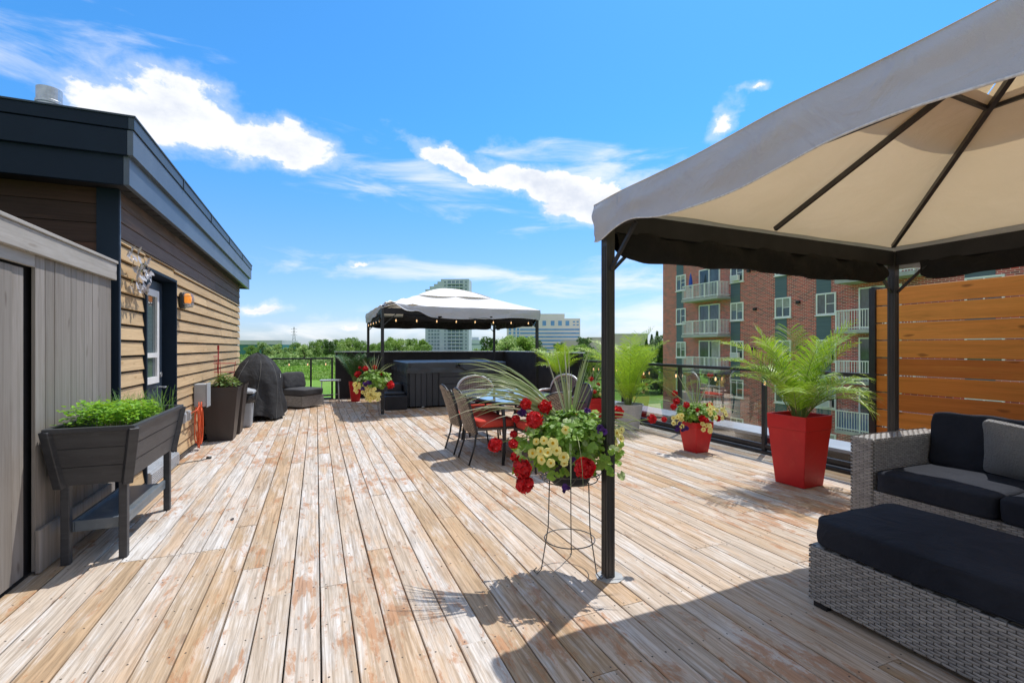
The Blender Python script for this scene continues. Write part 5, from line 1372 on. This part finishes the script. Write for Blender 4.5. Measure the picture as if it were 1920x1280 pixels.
# ------------------------------------------------------------------ trees
def tree_proto(name, label, kind, grp, h, w, n, leafm, ls):
    t_ = thing(name, label, 'tree', (0,0,GZ), 0, grp, world=False)
    mb = MB(); mb.tube([(0,0,0),(.1,0,h*.3),(0,.1,h*.65),(.05,0,h*.9)], [w*.045,w*.035,w*.02,.03], 7)
    for k in range(7):
        a = k*2.4; z = h*(.28+.07*k); mb.tube([(0,0,z),(math.cos(a)*w*.18,math.sin(a)*w*.18,z+h*.08),(math.cos(a)*w*.34,math.sin(a)*w*.34,z+h*.13)], [w*.018,w*.012,.02], 5)
    mb.build('trunk', M['bark'], t_)
    mb = MB(); clumps = []
    for k in range(26 if kind != 'spruce' else 1):
        a = U(0,6.28); zz = U(.22,.95); rr = w*.42*math.sqrt(max(0,1-((zz-.5)/.52)**2))*U(.5,1)
        clumps.append((math.cos(a)*rr, math.sin(a)*rr, h*zz, w*U(.12,.22)))
    for k in range(n):
        if kind == 'spruce':
            zz = random.random()**1.3; a = U(0,6.28); r = w*.5*(1-zz)*U(.5,1.05)*(1+.25*math.sin(zz*60)); p = Vector((math.cos(a)*r,math.sin(a)*r,h*(.08+.92*zz)))
        else:
            c = random.choice(clumps); v = Vector((random.gauss(0,1),random.gauss(0,1),random.gauss(0,1))).normalized()*c[3]*U(.5,1.1); p = Vector(c[:3])+Vector((v.x,v.y,v.z*.8))
        s_ = ls*U(.6,1.3); a = Vector((U(-1,1),U(-1,1),U(-1,1))).normalized(); b = a.orthogonal().normalized()
        mb.add([p-a*s_, p+b*s_*.6, p+a*s_, p-b*s_*.6], [(0,1,2,3)])
    mb.build('crown', leafm, t_)
    return t_
protos = [tree_proto('broadleaf_tree', '', 'b', None, 15, 11, 3000, M['tree1'], .42),
          tree_proto('broadleaf_tree', '', 'b', None, 13, 10, 3000, M['tree2'], .42),
          tree_proto('broadleaf_tree', '', 'b', None, 14, 8, 2600, M['tree3'], .40),
          tree_proto('spruce_tree', '', 'spruce', None, 15, 6, 2600, M['tree3'], .38)]
f_, cxp = 896, 960
def place(px, D): # ground position at horizontal bearing px and depth D
    c = (px-cxp)/f_; return (D*(c*math.cos(YAW)+math.sin(YAW)), D*(-c*math.sin(YAW)+math.cos(YAW)), GZ)
used = set(); LB = {0:('mid green leafy tree','trees beyond the field'),1:('light green leafy tree','light green trees beyond the field'),2:('dark green narrow tree','dark trees beyond the field'),3:('dark green spruce','spruces near the brick block')}
def put_tree(k, px, D, ht, where):
    hts = (15,13,14,15)[k]; s_ = ht/hts; rz = U(0,6.28)
    if k not in used: used.add(k); o = protos[k]; o.location = place(px, D); o.rotation_euler.z = rz; o.scale = (s_*1.05,s_*1.05,s_)
    else: o = dup(protos[k], place(px, D), rz, scale=s_)
    o['label'] = LB[k][0]+' '+where; o['group'] = LB[k][1]+' '+where
rt = random.Random(5)
def hgt(D, ytop): return HC-GZ+(651-ytop)*D/f_
for px, yt, k in ((470,648,0),(492,642,0),(505,650,1),(520,646,1),(540,652,0),(555,643,0),(570,647,1),(590,641,0),(604,637,0),(618,640,2),(635,637,0),(648,639,1),(660,634,0)):
    D = rt.uniform(300,380); put_tree(k, px, D, hgt(D,yt), 'beyond the far left railing')
for px, yt, k in ((676,640,0),(694,646,1),(708,644,1),(722,641,0),(738,635,1),(755,637,1),(772,636,0),(788,638,1),(800,647,0)):
    D = rt.uniform(300,360); put_tree(k, px, D, hgt(D,yt), 'seen under the far gazebo left of the tower')
for px, yt, k in ((898,655,0),(918,634,2),(930,640,2),(940,637,1),(952,633,1),(968,632,0),(980,635,1),(992,634,1),(1005,640,2),(1020,652,0),(1050,645,2),(1075,650,1),(1085,648,1),(1097,634,2),(1110,655,1)):
    D = rt.uniform(170,230); put_tree(k, px, D, hgt(D,yt), 'in front of the office block')
for px, yt, k in ((1200,648,2),(1212,636,3),(1222,628,3),(1232,622,3),(1241,630,2),(1190,655,0),(1206,652,1),(1240,640,3)):
    D = rt.uniform(120,170); put_tree(k, px, D, hgt(D,yt), 'beside the brick block')
# undergrowth, far wood
def scatter(name, label, cat, px0, px1, D0, D1, h0, h1, n, s0, m):
    mb = MB(); q = random.Random(3)
    for k in range(n):
        D = D0+(D1-D0)*q.random(); px = q.uniform(px0, px1); x, y, _ = place(px, D)
        hh = h0+(h1-h0)*max(0, .5+.9*mnoise.noise(Vector((x*.03, y*.02, 0)))); z = GZ+hh*q.random()**.6; s_ = s0*q.uniform(.6,1.4)
        a = Vector((q.uniform(-1,1),q.uniform(-1,1),q.uniform(-.5,1))).normalized(); b = a.orthogonal().normalized(); p = Vector((x,y,z))
        mb.add([p-a*s_, p+b*s_*.6, p+a*s_, p-b*s_*.6], [(0,1,2,3)])
    o = mb.build(name, m); o['kind'] = 'stuff'; tag(o, label, cat)
scatter('shrubs', 'dense green shrubs in front of the far treeline', 'shrubs', 440, 1260, 270, 480, 2, 9, 42000, 1.0, M['tree1'])
scatter('far_wood', 'far continuous wood along the horizon', 'wood', 380, 1500, 600, 1100, 5, 14, 30000, 2.4, M['tree3'])
scatter('marsh_reeds', 'bright green reeds growing across the marsh field', 'reeds', 440, 1130, 180, 270, .3, 2.6, 42000, .55, M['reed'])

print('objects', len(bpy.data.objects))
